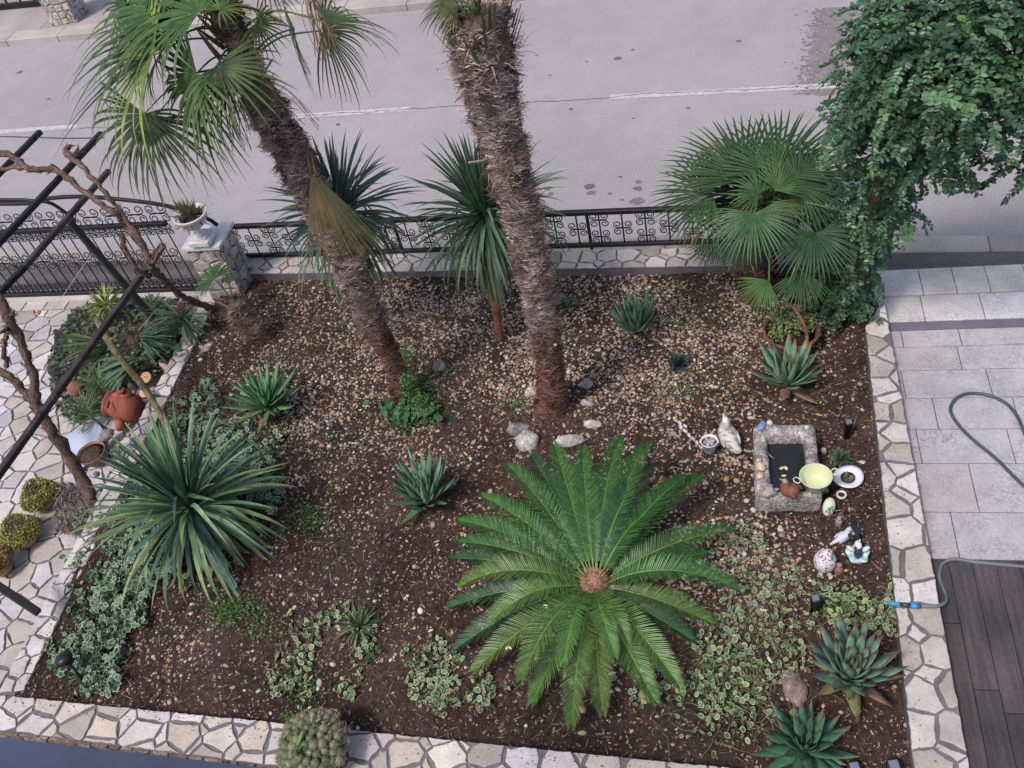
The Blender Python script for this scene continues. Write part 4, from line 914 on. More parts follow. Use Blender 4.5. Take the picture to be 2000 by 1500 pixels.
pc=[P(345,487,zc),P(432,490,zc),P(457,432,zc),P(385,427,zc)]; pcen=np.mean(pc,axis=0); print('pillar',pc,pcen)
masonry('stone_pillar',pcen,.185,.185,-.1,zc-.04,'rubble stone gate pillar with white marble cap, below the white urn','pillar')
zu=zc+.02; uc=P(398,470,zu); 
th=thing('garden_urn',uc,'white fluted stone urn planted with small aloes on the gate pillar','urn')
b=MB(); box(b,uc+[0,0,.03],(.115,.115,.03),None,(.74,.73,.75),bev=.008); box(b,uc+[0,0,.075],(.085,.085,.016),None,(.74,.73,.75),bev=.006); part(b,'plinth',M['white'],th,False)
b=MB(); lathe(b,uc,[(.075,.09),(.078,.10),(.05,.115),(.032,.14),(.028,.16),(.045,.175),(.047,.185)],28,(.74,.73,.76)); lathe(b,uc,[(.045,.18),(.09,.20),(.12,.23),(.125,.255)],48,(.74,.73,.76),flute=.055,nf=16)
lathe(b,uc,[(.108,.25),(.112,.262),(.135,.275),(.162,.30),(.178,.33),(.182,.345),(.17,.35),(.155,.335),(.12,.315),(.03,.31)],40,(.74,.73,.76)); part(b,'bowl',M['white'],th)
b=MB(); lathe(b,uc,[(.13,.318),(.05,.322)],18,(.06,.045,.04)); part(b,'soil',M['soil'],th)
b=MB(); straps(b,uc+np.array([-.03,0,.35]),60,.20,.012,84,-5,.5,[(.07,.15,.07),(.10,.18,.08),(.06,.12,.08),(.30,.16,.10),(.12,.16,.07)],[(.3,.15,.08),(.15,.2,.1)],r0=.03); straps(b,uc+np.array([.05,.02,.35]),34,.17,.011,84,10,.3,[(.34,.18,.12),(.10,.16,.08),(.08,.15,.07)],None,r0=.015); part(b,'aloes',M['aloe'],th)
# right pillar behind the fan palm, slabs leaning
rp=P(1655,520,0.05)
masonry('stone_pillar',np.array([.93,7.12,0]),.17,.17,-.1,.72,'rubble stone pillar with white cap, half hidden by fan palm and climber','pillar')
# ------------------------------------------------------------------ ironwork
def spiral(r,turn=1.35,n=15,dirx=1,diry=1):
    "curl leaving the origin sideways, ending in a scroll; in-plane (x,z)"
    pts=[(0,0)]; cx,cz=r*1.15,r*1.0
    for i in range(n):
        t=i/(n-1); a=-math.pi/2-.5+turn*2*math.pi*t; rr=r*(1-.68*t); pts.append((cx+rr*math.cos(a),cz+rr*math.sin(a)))
    return [(x*dirx,z*diry) for x,z in pts]
def scroll_mesh(r,quad,w=.004,ex=np.array([1.,0,0])):
    b=MB()
    for dx in (-1,1):
        for dz in ((-1,1) if quad else (1,)):
            pts=[ex*x+np.array([0,0,1.])*z for x,z in spiral(r,dirx=dx,diry=dz)]
            tube(b,pts,w,5,(.02,.02,.02),up=(0,1,0))
    return b
def instance(src,loc,parent):
    c=src.copy(); SC.collection.objects.link(c); c.parent=parent; c.location=Vector([float(v) for v in loc]); return c
fa=P(455,500,ZW+.05);fb=P(1560,466,ZW+.05); print('fence line',fa,fb); fd=nrm([*(fb-fa)[:2],0]); zb_=ZW+.05
def fz(px,py_top,a): return 0
# rail heights: top rail at (1290,405) & (460,450)
def height_over(line_a,d,px,py):
    "height of pixel on vertical plane through line"
    n=np.array([-d[1],d[0],0]); o=CAMC; r=RW@np.array([(px-1000)/FPX,-(py-750)/FPX,-1.]); t=((line_a-o)@n)/(r@n); return (o+r*t)
ht=height_over(fa,fd,1250,409)[2]; ht2=height_over(fa,fd,480,443)[2]; print('fence top',ht,ht2)
ht=(ht+ht2)/2; Lf=np.linalg.norm((fb-fa)[:2])
th=thing('iron_fence',(fa[0],fa[1],ZW),'low black wrought iron fence with scrollwork, along the back wall cap','fence')
fo_=np.array([fa[0],fa[1],0.])
def lbeam(p0,p1,w,h,name,th,m='iron'):
    b=MB(); beam(b,p0,p1,w,h); return part(b,name,M[m],th,False)
lbeam(fo_+[0,0,ht],fo_+fd*Lf+[0,0,ht],.05,.05,'top_rail',th); lbeam(fo_+[0,0,zb_],fo_+fd*Lf+[0,0,zb_],.04,.045,'bottom_rail',th)
for s in (0.02,Lf*.335,Lf*.67,Lf-.02): lbeam(fo_+fd*s+[0,0,ZW-.02],fo_+fd*s+[0,0,ht],.03,.03,'post',th)
sq=scroll_mesh(.044,True,.0058,fd).build('scroll',M['iron'],th); Hm=(ht+zb_)/2; first=True
k=0; s=.12
while s<Lf-.08:
    p=fo_+fd*s; b=MB(); tube(b,[p+[0,0,zb_],p+[0,0,ht]],.0085,6,(.02,.02,.02),up=(0,1,0)); part(b,'bar',M['iron'],th)
    zs=[Hm] if k%2 else [zb_+.25*(ht-zb_),zb_+.76*(ht-zb_)]
    for z in zs:
        loc=p+[0,0,z]-np.array(th.location)
        if first: sq.location=Vector(loc.tolist()); first=False
        else: instance(sq,loc,th)
    s+=.225; k+=1
# gate
ga=P(-300,588,ZP+.03); gb=P(396,563,ZP+.03); gd=nrm([*(gb-ga)[:2],0]); Lg=np.linalg.norm((gb-ga)[:2]); go=np.array([ga[0],ga[1],0.]); print('gate',ga,gb)
zm=height_over(ga,gd,200,443)[2]; zg0=ZP+.035
print('gate mid',zm, 'arch top', height_over(ga,gd,160,385)[2], height_over(ga,gd,400,430)[2])
th=thing('sliding_gate',(ga[0],ga[1],ZP),'black wrought iron gate with curling scrolls and arched top, left of the urn pillar','gate')
lbeam(go+[0,0,zg0],go+gd*Lg+[0,0,zg0],.05,.05,'bottom_rail',th); lbeam(go+[0,0,zm],go+gd*Lg+[0,0,zm],.05,.05,'middle_rail',th)
arch=[(-300,395),(30,398),(90,388),(157,384),(240,390),(325,402),(400,425),(425,440)]
ap=[height_over(ga,gd,x,y) for x,y in arch]; b=MB(); tube(b,smoothpath(ap,6),.022,6,(.02,.02,.02)); part(b,'arched_rail',M['iron'],th)
arch2=[(-300,398),(0,397),(60,399),(95,404),(133,430),(142,440)]
ap2=[height_over(ga,gd,x,y)+np.array([0,.06,0]) for x,y in arch2]; b=MB(); tube(b,smoothpath(ap2,6),.02,6,(.02,.02,.02)); part(b,'arched_rail',M['iron'],th)
s1=scroll_mesh(.036,True,.0055,gd).build('scroll',M['iron'],th); s2=scroll_mesh(.058,True,.006,gd).build('scroll',M['iron'],th); f1=f2=True
def put(src,s,z,first):
    loc=go+gd*s+[0,0,z]-np.array(th.location)
    if first: src.location=Vector(loc.tolist())
    else: instance(src,loc,th)
s=.1;k=0; n1=0
while s<Lg-.03:
    p=go+gd*s; vis=proj(p+[0,0,.5])[0]>-60
    if vis:
        b=MB(); tube(b,[p+[0,0,zg0],p+[0,0,zm]],.0075,6,(.02,.02,.02),up=(0,1,0)); part(b,'bar',M['iron'],th)
        put(s1,s,zg0+.085,f1); f1=False; put(s1,s,zm-.075,False)
        if k%2: put(s2,s,zg0+(zm-zg0)*.52,f2); f2=False
        if k%2==0: put(s2,s,zm+.13,False)
    s+=.135;k+=1
# track sill under gate
b=MB(); box(b,(go+gd*Lg/2)+[0,0,ZP-.02],(Lg/2,.10,.03),[gd,np.cross((0,0,1),gd),(0,0,1)],(.5,.48,.48)); tag(b.build('kerb_sill',M['kerb'],None,False),kind='structure')
# far side: gate bottom and pillar base
fz0=.012
masonry('far_pillar',P(128,24,.15)+np.array([0,.05,0]),.26,.22,fz0,1.0,'cream stone pillar base across the road, beside a dark gate','pillar',cap=False)
th=thing('far_gate',P(30,22,.0),'dark metal gate across the road at the top left corner','gate')
a=P(-300,62,.0)+[0,.3,0];c=P(88,26,.0)+[0,.3,0]; z0=.08
lbeam([a[0],a[1],z0],[c[0],c[1],z0],.06,.10,'bottom_rail',th); lbeam([a[0],a[1],z0+.22],[c[0],c[1],z0+.22],.05,.05,'rail',th); lbeam([a[0],a[1],z0+1],[c[0],c[1],z0+1],.06,.06,'top_rail',th)
for i in range(16): q_=np.array(a)+(np.array(c)-a)*(i/15); lbeam([q_[0],q_[1],z0],[q_[0],q_[1],z0+1],.03,.03,'bar',th)
sheet('far_yard',[rd(-30,far_n+3.0),rd(30,far_n+3.0),rd(30,far_n+20),rd(-30,far_n+20)],.03,mat('far_yard',.9,.2,col=(.09,.075,.07),noise=[(2,.6,1.4)]))
# ------------------------------------------------------------------ pergola and vines
ZG=1.95
th=thing('pergola',P(340,672,-.0),'black steel pergola rafters over the gate path, with rusty wire ends','pergola')
for (a,c,z0,z1,w,m) in (((79,257),(-60,398),ZG,ZG,.05,'iron'),((198,260),(-20,494),ZG,ZG,.05,'iron'),((213,333),(45,525),1.6,1.6,.05,'rust'),((48,522),(-30,602),1.6,1.6,.05,'iron'),((319,478),(-15,944),1.25,1.25,.055,'rust'),((135,432),(343,671),1.35,ZP,.065,'iron'),((-30,1127),(76,1197),.6,.35,.06,'iron')):
    lbeam(P(*a,z0),P(*c,z1),w,w,'rafter',th,m)
b=MB(); tube(b,smoothpath([P(-30,266,ZG+.02),P(60,268,ZG-.0),P(130,270,ZG),P(203,269,ZG+.02)],5),.006,5,(.05,.04,.04)); part(b,'wire',M['rust'],th)
b=MB(); tube(b,[P(180,495,1.35),P(125,575,.9),P(40,700,.2)],.0025,4,(.5,.48,.48)); part(b,'string',M['plastic'],th)
def vine(name,label,paths,group=None,cat='vine',cut=None):
    base=paths[0][0]; th=thing(name,P(base[0],base[1],base[2]),label,cat,group)
    for i,p in enumerate(paths):
        pts=[P(x,y,z) for x,y,z,_ in p]; rad=[r for *_,r in p]; sp=smoothpath(pts,7); n=len(sp); rr=np.interp(np.linspace(0,1,n),np.linspace(0,1,len(rad)),rad)
        sp[1:-1]+=rng.normal(0,.006,(n-2,3)); rr*=1+.12*np.sin(np.arange(n)*1.3+i)+rng.normal(0,.05,n)
        b=MB(); tube(b,sp,rr,12,(.13,.085,.07),rough=.12)
        for k in range(n-3): # shreds of bark
            for _ in range(3):
                j=k+1; a=U(0,6.28); t=nrm(sp[j+1]-sp[j]); s_,u_=frame(t); o_=s_*math.cos(a)+u_*math.sin(a); q0=sp[j]+o_*rr[j]*1.0; L=U(.04,.10)
                blade(b,[q0,q0+t*L*.5+o_*.006,q0+t*L+o_*U(.0,.012)],[.0035,.004,.001],np.cross(t,o_),.1,np.array(random.choice([(.20,.14,.12),(.10,.06,.05),(.26,.2,.17)])))
        part(b,'trunk' if i==0 else 'branch',M['bark'],th)
    return th
v1=vine('grapevine','twisted brown vine rising from the stunted palm to the pergola rafters','x' and [[(446,612,.05,.033),(400,598,.35,.032),(355,578,.7,.03),(320,545,1.05,.03),(296,522,1.3,.034),(288,500,1.42,.03),(245,436,1.68,.026),(222,415,1.8,.026),(160,372,1.95,.024),(110,332,2.02,.028),(60,330,2.02,.026),(20,304,2.02,.03),(-40,300,2.02,.03)],
 [(298,524,1.3,.028),(280,478,1.5,.024),(240,420,1.75,.02),(205,375,1.9,.02),(160,325,2.0,.024),(128,297,2.02,.028),(138,285,2.05,.012)],[(296,520,1.3,.02),(306,500,1.45,.018),(318,482,1.5,.015)],[(110,330,2.0,.018),(70,333,1.98,.018),(30,328,1.98,.02),(-30,330,1.98,.02)],[(128,297,2.02,.02),(150,300,2.04,.014),(152,290,2.06,.008)],[(235,455,1.68,.022),(262,520,1.4,.02),(296,540,1.2,.02)]])
v2=vine('grapevine','thick forked vine with shredded bark climbing at the left edge',[[(188,1000,.0,.062),(160,935,.25,.055),(128,880,.55,.048),(92,828,.85,.046),(70,785,1.05,.05),(64,735,1.25,.034),(44,675,1.5,.034),(16,622,1.75,.042),(-2,580,1.9,.03),(-20,560,1.95,.03)],
 [(72,800,1.0,.036),(45,765,1.15,.032),(20,735,1.3,.03),(-25,715,1.4,.03)],[(14,640,1.7,.022),(9,680,1.55,.018),(12,715,1.4,.02)],[(16,622,1.75,.016),(28,607,1.85,.01)],[(16,640,1.7,.012),(2,650,1.75,.01)]])
th=thing('cut_branch',P(345,862,.1),'straight cut branch propped over the plant heap, leaning on the left wall','branch')
b=MB(); tube(b,smoothpath([P(352,880,.08),P(290,770,.42),P(245,712,.68),P(212,665,.88),P(190,622,1.0)],6),np.linspace(.030,.036,25),11,(.19,.15,.085),rough=.05); part(b,'shaft',M['bark'],th)
b=MB(); tube(b,[P(212,665,.88),P(230,655,.95)],[.014,.008],6,(.2,.15,.08)); part(b,'twig',M['bark'],th)
# ------------------------------------------------------------------ heap of uprooted plants
hc=P(235,690,ZP)
def onheap(px,py): # mound height
    g=np.exp(-(((px-235)/125)**2+((py-680)/80)**2)); return ZP+.30*g
b=MB(); n=5200; k=0; hp=[(105,655),(150,600),(230,585),(330,580),(385,590),(372,640),(335,700),(300,735),(250,745),(210,790),(150,830),(115,800),(95,730)]
X_=rng.uniform(80,400,n);Y_=rng.uniform(570,840,n); kk=inpoly(X_,Y_,hp); X_=X_[kk];Y_=Y_[kk]; n=len(X_)
gz_=onheap(X_,Y_); pos=np.array([P(x,y,z*U(.4,1.05)) for x,y,z in zip(X_,Y_,gz_)]); 
lowc=np.array([(.035,.06,.035),(.06,.10,.05),(.09,.13,.06),(.05,.05,.04),(.12,.11,.05),(.14,.22,.14),(.08,.05,.04)])[rng.integers(0,7,n)]*rng.uniform(.6,1.3,(n,1))
cc=np.where((X_<150)[:,None],lowc*np.array([.9,1.,1.1]),lowc*1.5)
leafscatter(b,pos,rng.normal(0,1,(n,3))*[1,1,.3],np.tile([0,-.2,1.],(n,1))+rng.normal(0,.5,(n,3)),rng.uniform(.03,.075,n),cc)
mv=[];NX=26
for j in range(NX):
    for i in range(NX):
        x=80+320*i/(NX-1);y=570+270*j/(NX-1); z=onheap(x,y)-.07+.03*vnoise(x,y,.08,3); mv.append(P(x,y,z))
mv=np.array(mv); mf=[]
for j in range(NX-1):
    for i in range(NX-1):
        if inpoly([80+320*(i+.5)/(NX-1)],[570+270*(j+.5)/(NX-1)],hp)[0]: mf.append([j*NX+i,j*NX+i+1,(j+1)*NX+i+1,(j+1)*NX+i])
b.add(mv,np.array(mf)[:,::-1],(.05,.045,.03)); tag(b.build('plant_cuttings',M['leaf']),'heap of uprooted leafy green and wilting plants on the white patio','plant cuttings',None,'stuff')
def clump(px,py,z,n,L,w,cols,e,droop,label,az=(0,360),name='uprooted_clump',roots=None,grp='uprooted strap-leaved clumps on the heap',r0=.03):
    z+=.07; c=P(px,py,z); b=MB(); th=thing(name,c,label,'plant clump',grp); straps(b,c,n,L,w,e[0],e[1],droop,cols,None,r0=r0,azr=az); part(b,'leaves',M['leaf'],th)
    if roots:
        b=MB()
        for _ in range(260):
            d=nrm(rng.normal(0,1,3)); q=c+np.array(roots)+d*U(.01,.07); d2=nrm(d+rng.normal(0,.5,3)); blade(b,[q,q+d2*.03,q+d2*.06+[0,0,-.01]],[.003,.003,.001],nrm(np.cross(d2,(.2,.1,1))),.1,np.array(random.choice([(.14,.08,.06),(.22,.14,.10),(.08,.05,.04)])))
        part(b,'roots',M['fibre'],th)
GS=[(.09,.20,.12),(.12,.25,.14),(.07,.16,.10),(.15,.28,.15)]
clump(352,618,.22,60,.42,.012,GS,(50,-20),1.5,'dark strap-leaved clump drooping beside the narrow wall, brown roots at top',(150,380),roots=(.02,.08,.04))
clump(268,655,.28,60,.40,.007,[(.14,.27,.18),(.18,.32,.21),(.10,.20,.14)],(35,-5),.5,'clump of thin blue-green leaves fanned towards the right',(-55,50),roots=(-.05,0,.0))
clump(200,668,.26,34,.46,.013,[(.12,.2,.07),(.09,.16,.06),(.16,.24,.09)],(30,0),.5,'clump of long green stalks fanned to the left',(165,235))
clump(205,590,.22,60,.26,.010,[(.26,.32,.05),(.20,.28,.06),(.13,.20,.05),(.34,.36,.06)],(60,5),.8,'yellowing clump at the top of the heap',(0,360))
clump(262,700,.26,22,.38,.028,[(.18,.30,.19),(.15,.25,.15),(.12,.21,.13)],(20,0),.4,'broad grey-green leaves lying left of the cut branch',(190,260))
clump(190,745,.14,60,.26,.007,[(.10,.2,.07),(.07,.15,.06),(.13,.23,.08)],(60,0),.9,'feathery bright green clump left of the terracotta jug')
clump(165,800,.06,80,.26,.007,[(.09,.19,.06),(.06,.14,.06),(.13,.22,.09)],(60,0),.8,'feathery green clump below the terracotta jug, beside the plastic sheet')
clump(300,600,.2,40,.22,.012,[(.14,.18,.08),(.10,.16,.08),(.2,.22,.12)],(60,0),.8,'mixed pale green clump near the slanting post')
b=MB()
for (x,y,s) in ((345,665,.08),(330,672,.09),(322,690,.07),(338,695,.06),(350,680,.06)):
    q_=P(x,y,.16); tube(b,[P(338,682,.12),q_],.003,5,(.1,.2,.07)); leafscatter(b,np.array([q_]),rng.normal(0,1,(1,3))*[1,1,.2],np.array([[0,0,1.]]),np.array([s*1.6]),np.array([[.08,.2,.07]]))
solo(b,'leafy_shoot',M['leaf'],'broad bright green leaves at the foot of the narrow wall','shoot')
# stones, logs beside the jug
for (x,y,r,c,l) in ((283,705,(.10,.07,.05),(.34,.33,.37),'grey flat angular stone on the rubble by the narrow wall'),(318,715,(.08,.035,.04),(.52,.42,.37),'pinkish long stone touching the narrow wall'),(238,742,(.065,.05,.05),(.50,.43,.40),'pale rounded stone above the terracotta jug'),(262,738,(.035,.03,.03),(.45,.38,.34),'small pale stone between the jug and the branch'),(255,752,(.035,.03,.03),(.5,.45,.4),'smallest pale stone touching the jug'),(206,752,(.03,.03,.02),(.4,.36,.33),'grey pebble beside the jug mouth'),(205,850,(.09,.06,.06),(.33,.28,.31),'mauve grey rock under the terracotta jug'),(245,872,(.05,.04,.03),(.48,.42,.4),'pale stone between bowl and ivy'),(188,925,(.04,.03,.03),(.28,.15,.12),'reddish stone near the vine foot'),(138,948,(.035,.035,.04),(.25,.19,.19),'dark stone left of the vine foot'),(130,1035,(.06,.035,.03),(.22,.12,.1),'reddish brown lump below the vine roots'),(300,760,(.04,.04,.03),(.38,.28,.25),'brown stone under the log slices'),(270,775,(.05,.05,.04),(.32,.2,.18),'dark reddish stone right of the jug')):
    b=MB(); rock(b,P(x,y,.06),r,c); solo(b,'stone',M['stone'],l,'stone','loose stones around the patio heap')
for (x,y,z,r,l) in ((284,737,.17,.062,'larger orange-tinted log slice above the branch'),(281,767,.22,.05,'small round pale log slice facing up, right of the jug')):
    c=P(x,y,z); ax_=nrm([.1,-.5,1]); b=MB(); lathe(b,c-ax_*.05,[(r*.97,0),(r,.01),(r,.05)],22,(.13,.09,.06),axis=ax_,noise=.04); th=thing('log_slice',c-ax_*.05,l,'log','cut log slices'); part(b,'bark',M['bark'],th)
    b=MB()
    for q in range(5): lathe(b,c+ax_*(.0008*q),[(r*(.93-.18*q),0),(r*(.93-.18*q)*.98,.001)],22,[(.58,.46,.33),(.46,.33,.2),(.60,.50,.38),(.44,.32,.2),(.55,.42,.3)][q] if r<.06 else [(.55,.33,.15),(.62,.42,.22),(.50,.28,.12),(.6,.45,.28),(.45,.24,.1)][q],axis=ax_)
    part(b,'cut_face',M['wood'],th)
# terracotta jug lying on its side
jc=P(245,795,.10); ja=nrm(P(190,783,.17)-P(262,798,.10)); th=thing('terracotta_jug',P(235,800,.0),'red terracotta pocket pot lying on its side beside the heap','pot')
b=MB(); lathe(b,jc-ja*.16,[(r*1.15,h*1.2) for r,h in [(.02,-.005),(.08,.0),(.115,.05),(.13,.11),(.125,.17),(.105,.22),(.095,.245),(.115,.26),(.118,.275),(.10,.28),(.085,.26),(.10,.2)]],34,(.24,.07,.045),axis=ja,noise=.012); part(b,'body',M['terra'],th)
sd,u=frame(ja)
b=MB(); o_=jc+ja*.02; up_=nrm(P(218,745,.35)-o_); lathe(b,o_+up_*.08,[(.05,0),(.045,.05),(.055,.075),(.05,.08),(.035,.06)],20,(.34,.11,.07),axis=up_,noise=.02); part(b,'pocket',M['terra'],th)
b=MB(); ell(b,P(246,770,.24),(.055,.055,.055),(.30,.095,.06),n=18,noise=.03); part(b,'pocket',M['terra'],th)
b=MB(); c_=P(240,764,.30); lathe(b,c_,[(.036,0),(.036,.012),(.026,.012),(.026,-.02)],18,(.12,.05,.04),axis=nrm([-.6,-.2,1])); part(b,'pocket_opening',M['terra'],th)
b=MB(); c_=P(212,790,.262); box(b,c_,(.008,.045,.006),frame and [nrm([.9,.2,.2]),nrm([-.25,.95,0]),(0,0,1)],(.02,.01,.01)); part(b,'slot',M['terra'],th)
b=MB(); lathe(b,P(238,835,.0),[(.05,0),(.04,.06),(.03,.09)],18,(.33,.11,.07),noise=.02); part(b,'pocket',M['terra'],th)
b=MB(); ell(b,P(148,760,.02),(.085,.08,.09),(.30,.12,.09),n=24,noise=.02); solo(b,'terracotta_pot',M['terra'],'small round terracotta pot half buried in the plant heap','pot')
# bluish plastic sheet, bowl
b=MB(); NX=16; cs=[P(128,862,ZP+.01),P(150,940,ZP+.01),P(215,880,ZP+.01),P(192,826,ZP+.01)]; V=[]
for j in range(NX):
    for i in range(NX):
        u_,v_=i/(NX-1),j/(NX-1); p=(cs[0]*(1-u_)+cs[3]*u_)*(1-v_)+(cs[1]*(1-u_)+cs[2]*u_)*v_; p=p+np.array([.03*math.sin(v_*5),.03*math.sin(u_*6),.03+.05*math.sin(u_*3.1)*math.sin(v_*3.1)+.02*vnoise(u_*4,v_*4,1,2)]); V.append(p)
V=np.array(V); b.add(V,np.array([[j*NX+i,j*NX+i+1,(j+1)*NX+i+1,(j+1)*NX+i] for j in range(NX-1) for i in range(NX-1)]),(.42,.48,.62)); solo(b,'plastic_sheet',M['plastic'],'crumpled pale blue plastic sheet on the patio under the bowl','sheet')
bc=P(186,895,.0); th=thing('terracotta_bowl',bc,'round terracotta bowl of dark soil near the vine foot','pot')
b=MB(); lathe(b,bc,[(.09,-.02),(.12,.04),(.137,.08),(.143,.085),(.138,.09),(.128,.085),(.12,.06)],36,(.24,.12,.09),sx=1,sy=1); part(b,'rim',M['terra'],th)
b=MB(); lathe(b,bc,[(.128,.07),(.06,.076)],24,(.085,.06,.05),noise=.01); part(b,'soil',M['soil'],th)
# vine-root clump
b=MB()
for _ in range(900):
    c=P(U(110,175),U(950,1040),U(-.03,.16)); d=nrm(rng.normal(0,1,3)); L=U(.03,.09); blade(b,[c,c+d*L*.5,c+d*L-[0,0,.01]],[.004,.004,.001],nrm(np.cross(d,(.2,.1,1))),.1,np.array(random.choice([(.10,.07,.06),(.2,.15,.14),(.06,.04,.04),(.28,.24,.24),(.12,.14,.1)])))
solo(b,'root_litter',M['fibre'],'matted dry roots and debris piled at the foot of the thick vine','roots',kind='stuff')
# mossy pots
def mosspot(x,y,r,label,cols,z=.085):
    c=P(x,y,z); base=np.array([c[0],c[1],ZP]); th=thing('moss_pot',base,label,'potted plant','round pots of yellow-green moss on the patio')
    b=MB(); lathe(b,base,[(r*.6,0),(r*.8,z*.9),(r*.82,z)],24,(.3,.2,.15)); part(b,'pot',M['terra'],th)
    b=MB(); n=3800; d=rng.normal(0,1,(n,3)); d[:,2]=np.abs(d[:,2])*1.0-.35; d/=np.linalg.norm(d,axis=1)[:,None]
    hole=(d[:,2]>.80)&(rng.uniform(0,1,n)<.9); rr=r*(.92+.12*rng.uniform(0,1,n))*(1+.12*np.sin(np.arctan2(d[:,1],d[:,0])*3+x)); pos=np.array(c)+d*rr[:,None]*[1,1,.75]; pos[:,2]=np.where(hole,pos[:,2]-r*.15,pos[:,2])
    cc=np.array(cols)[rng.integers(0,len(cols),n)]*rng.uniform(.7,1.3,(n,1)); hc_=np.array([(.20,.13,.07),(.10,.07,.05),(.30,.22,.12)])[rng.integers(0,3,n)]; cc=np.where(hole[:,None],hc_,cc)
    leafscatter(b,pos,d+rng.normal(0,.7,(n,3)),d+rng.normal(0,.3,(n,3)),rng.uniform(.012,.026,n),cc); ell(b,c-[0,0,r*.05],(r*.86,r*.86,r*.6),(.14,.13,.05),n=20,noise=.05); part(b,'foliage',M['leaf'],th)
MY=[(.52,.48,.14),(.40,.42,.12),(.60,.55,.20),(.28,.32,.10)]
mosspot(76,965,.155,'yellow-green mossy pot nearest the vine foot',MY); mosspot(38,1038,.165,'yellow-green mossy pot at the left edge, second from the vine',MY); mosspot(-8,1095,.13,'orange and green mossy pot cut by the left edge',[(.5,.25,.12),(.32,.32,.1),(.55,.33,.18)])
b=MB(); c=P(73,611,ZP+.01); ell(b,c,(.035,.04,.006),(.75,.26,.14),n=12,noise=.15); solo(b,'fallen_leaf',M['leaf'],'single orange fallen leaf on the white patio below the gate','leaf')
# ------------------------------------------------------------------ stone trough and its company
tt=.17; tl=[P(1472,828,tt),P(1592,826,tt),P(1607,968,tt),P(1476,974,tt)]; ti=[P(1497,851,tt),P(1571,851,tt),P(1580,958,tt),P(1505,958,tt)]
tcn=np.mean(tl,axis=0); th=thing('stone_trough',[tcn[0],tcn[1],0],'weathered grey stone trough filled with dark water, ornaments on its rim','trough')
def rrect(q,k,ins,z,rad=.03):
    "rounded loop round quad q, k points per side"
    q=np.array(q)[:,:2]; c=q.mean(0); q=c+(q-c)*(1-ins/np.abs(q-c).mean()); out=[]
    for i in range(4):
        a,b_=q[i],q[(i+1)%4]; 
        for j in range(k):
            t=j/k; p=a*(1-t)+b_*t; l=np.linalg.norm(b_-a); dd=min(t,1-t)*l
            if dd<rad: p=p+(c-p)/np.linalg.norm(c-p)*(rad-dd)*.4
            out.append([p[0],p[1],z])
    return np.array(out)
K=26; loops=[(tl,-.0,-.03),(tl,-.004,.04),(tl,-.004,.09),(tl,0,.14),(tl,.008,.162),(tl,.022,.170)]
rings=[rrect(q,K,i,z) for q,i,z in loops]
for t in (.25,.5,.75): rings.append(rings[5]*(1-t)+rrect(ti,K,-.006,.168)*t+[0,0,.004])
rings+= [rrect(ti,K,-.006,.166),rrect(ti,K,.004,.152),rrect(ti,K,.008,.10),rrect(ti,K,.012,.03)]
V=np.concatenate(rings); V+=np.stack([.012*(vnoise(V[:,0]+V[:,2]*3,V[:,1],18,k)-.5)+.006*(vnoise(V[:,0],V[:,1]+V[:,2]*4,55,k)-.5) for k in (1,2,3)],1)
n=4*K; F=np.array([[i*n+k,i*n+(k+1)%n,(i+1)*n+(k+1)%n,(i+1)*n+k] for i in range(len(rings)-1) for k in range(n)])[:,::-1]
b=MB(); b.add(V,[F,np.array([[(len(rings)-1)*n+k for k in range(n)]])],np.array([(.36,.335,.325)])*(.75+.6*vnoise(V[:,0]*1.3,V[:,1]*1.3+V[:,2],14,4))[:,None]); part(b,'basin',M['trough'],th)
b=MB(); wr=rrect(ti,K,.006,.085); b.add(wr,np.array([list(range(n))[::-1]]),(.02,.02,.02)); part(b,'water',M['water'],th,False)
b=MB(); c=P(1505,886,.088)
tube(b,[P(1497,880,.085),P(1502,888,.12),P(1512,896,.088)],.004,5,(.4,.38,.32)); solo(b,'twig',M['litter'],'pale twig floating in the trough water','twig')
for i,(x,y,s,lb_) in enumerate(((1527,914,.022,'left petal of the touching pair on the trough water'),(1535,914,.024,'right petal of the touching pair on the trough water'),(1531,929,.022,'single petal nearest the red-brown bird on the trough water'))):
    b=MB(); ell(b,P(x,y,.088),(s*.9,s*.55,.003),(.62,.58,.42),n=10,noise=.15,ax=[[math.cos(i*1.4+.5),math.sin(i*1.4+.5),0],[-math.sin(i*1.4+.5),math.cos(i*1.4+.5),0],[0,0,1]])
    solo(b,'floating_petal',M['litter'],lb_,'petal','petals on the trough water')
def rz3(a): return [[math.cos(a),math.sin(a),0],[-math.sin(a),math.cos(a),0],[0,0,1]]
b=MB(); rock(b,P(1487,831,.19),(.034,.048,.026),(.17,.30,.50),noise=.06,rz=-.5); solo(b,'painted_stone',M['paintfig'],'blue painted stone on the back left corner of the trough','stone')
b=MB(); ell(b,P(1503,826,.19),(.025,.022,.022),(.55,.52,.53),n=14,noise=.15); solo(b,'shell',M['paintfig'],'small white shell beside the blue stone on the trough','shell')
b=MB(); ell(b,P(1576,835,.18),(.022,.02,.018),(.5,.48,.46),n=12,noise=.12); solo(b,'shell',M['paintfig'],'small grey-white shell on the back right rim of the trough','shell')
b=MB(); ell(b,P(1486,912,.195),(.038,.042,.032),(.62,.44,.32),n=18,noise=.14); ell(b,P(1484,930,.185),(.030,.028,.024),(.60,.42,.33),n=14,noise=.12); ell(b,P(1482,899,.19),(.022,.02,.02),(.55,.36,.25),n=12,noise=.12); solo(b,'shell',M['glaze'],'large orange-pink sea shell on the left rim of the trough','shell')
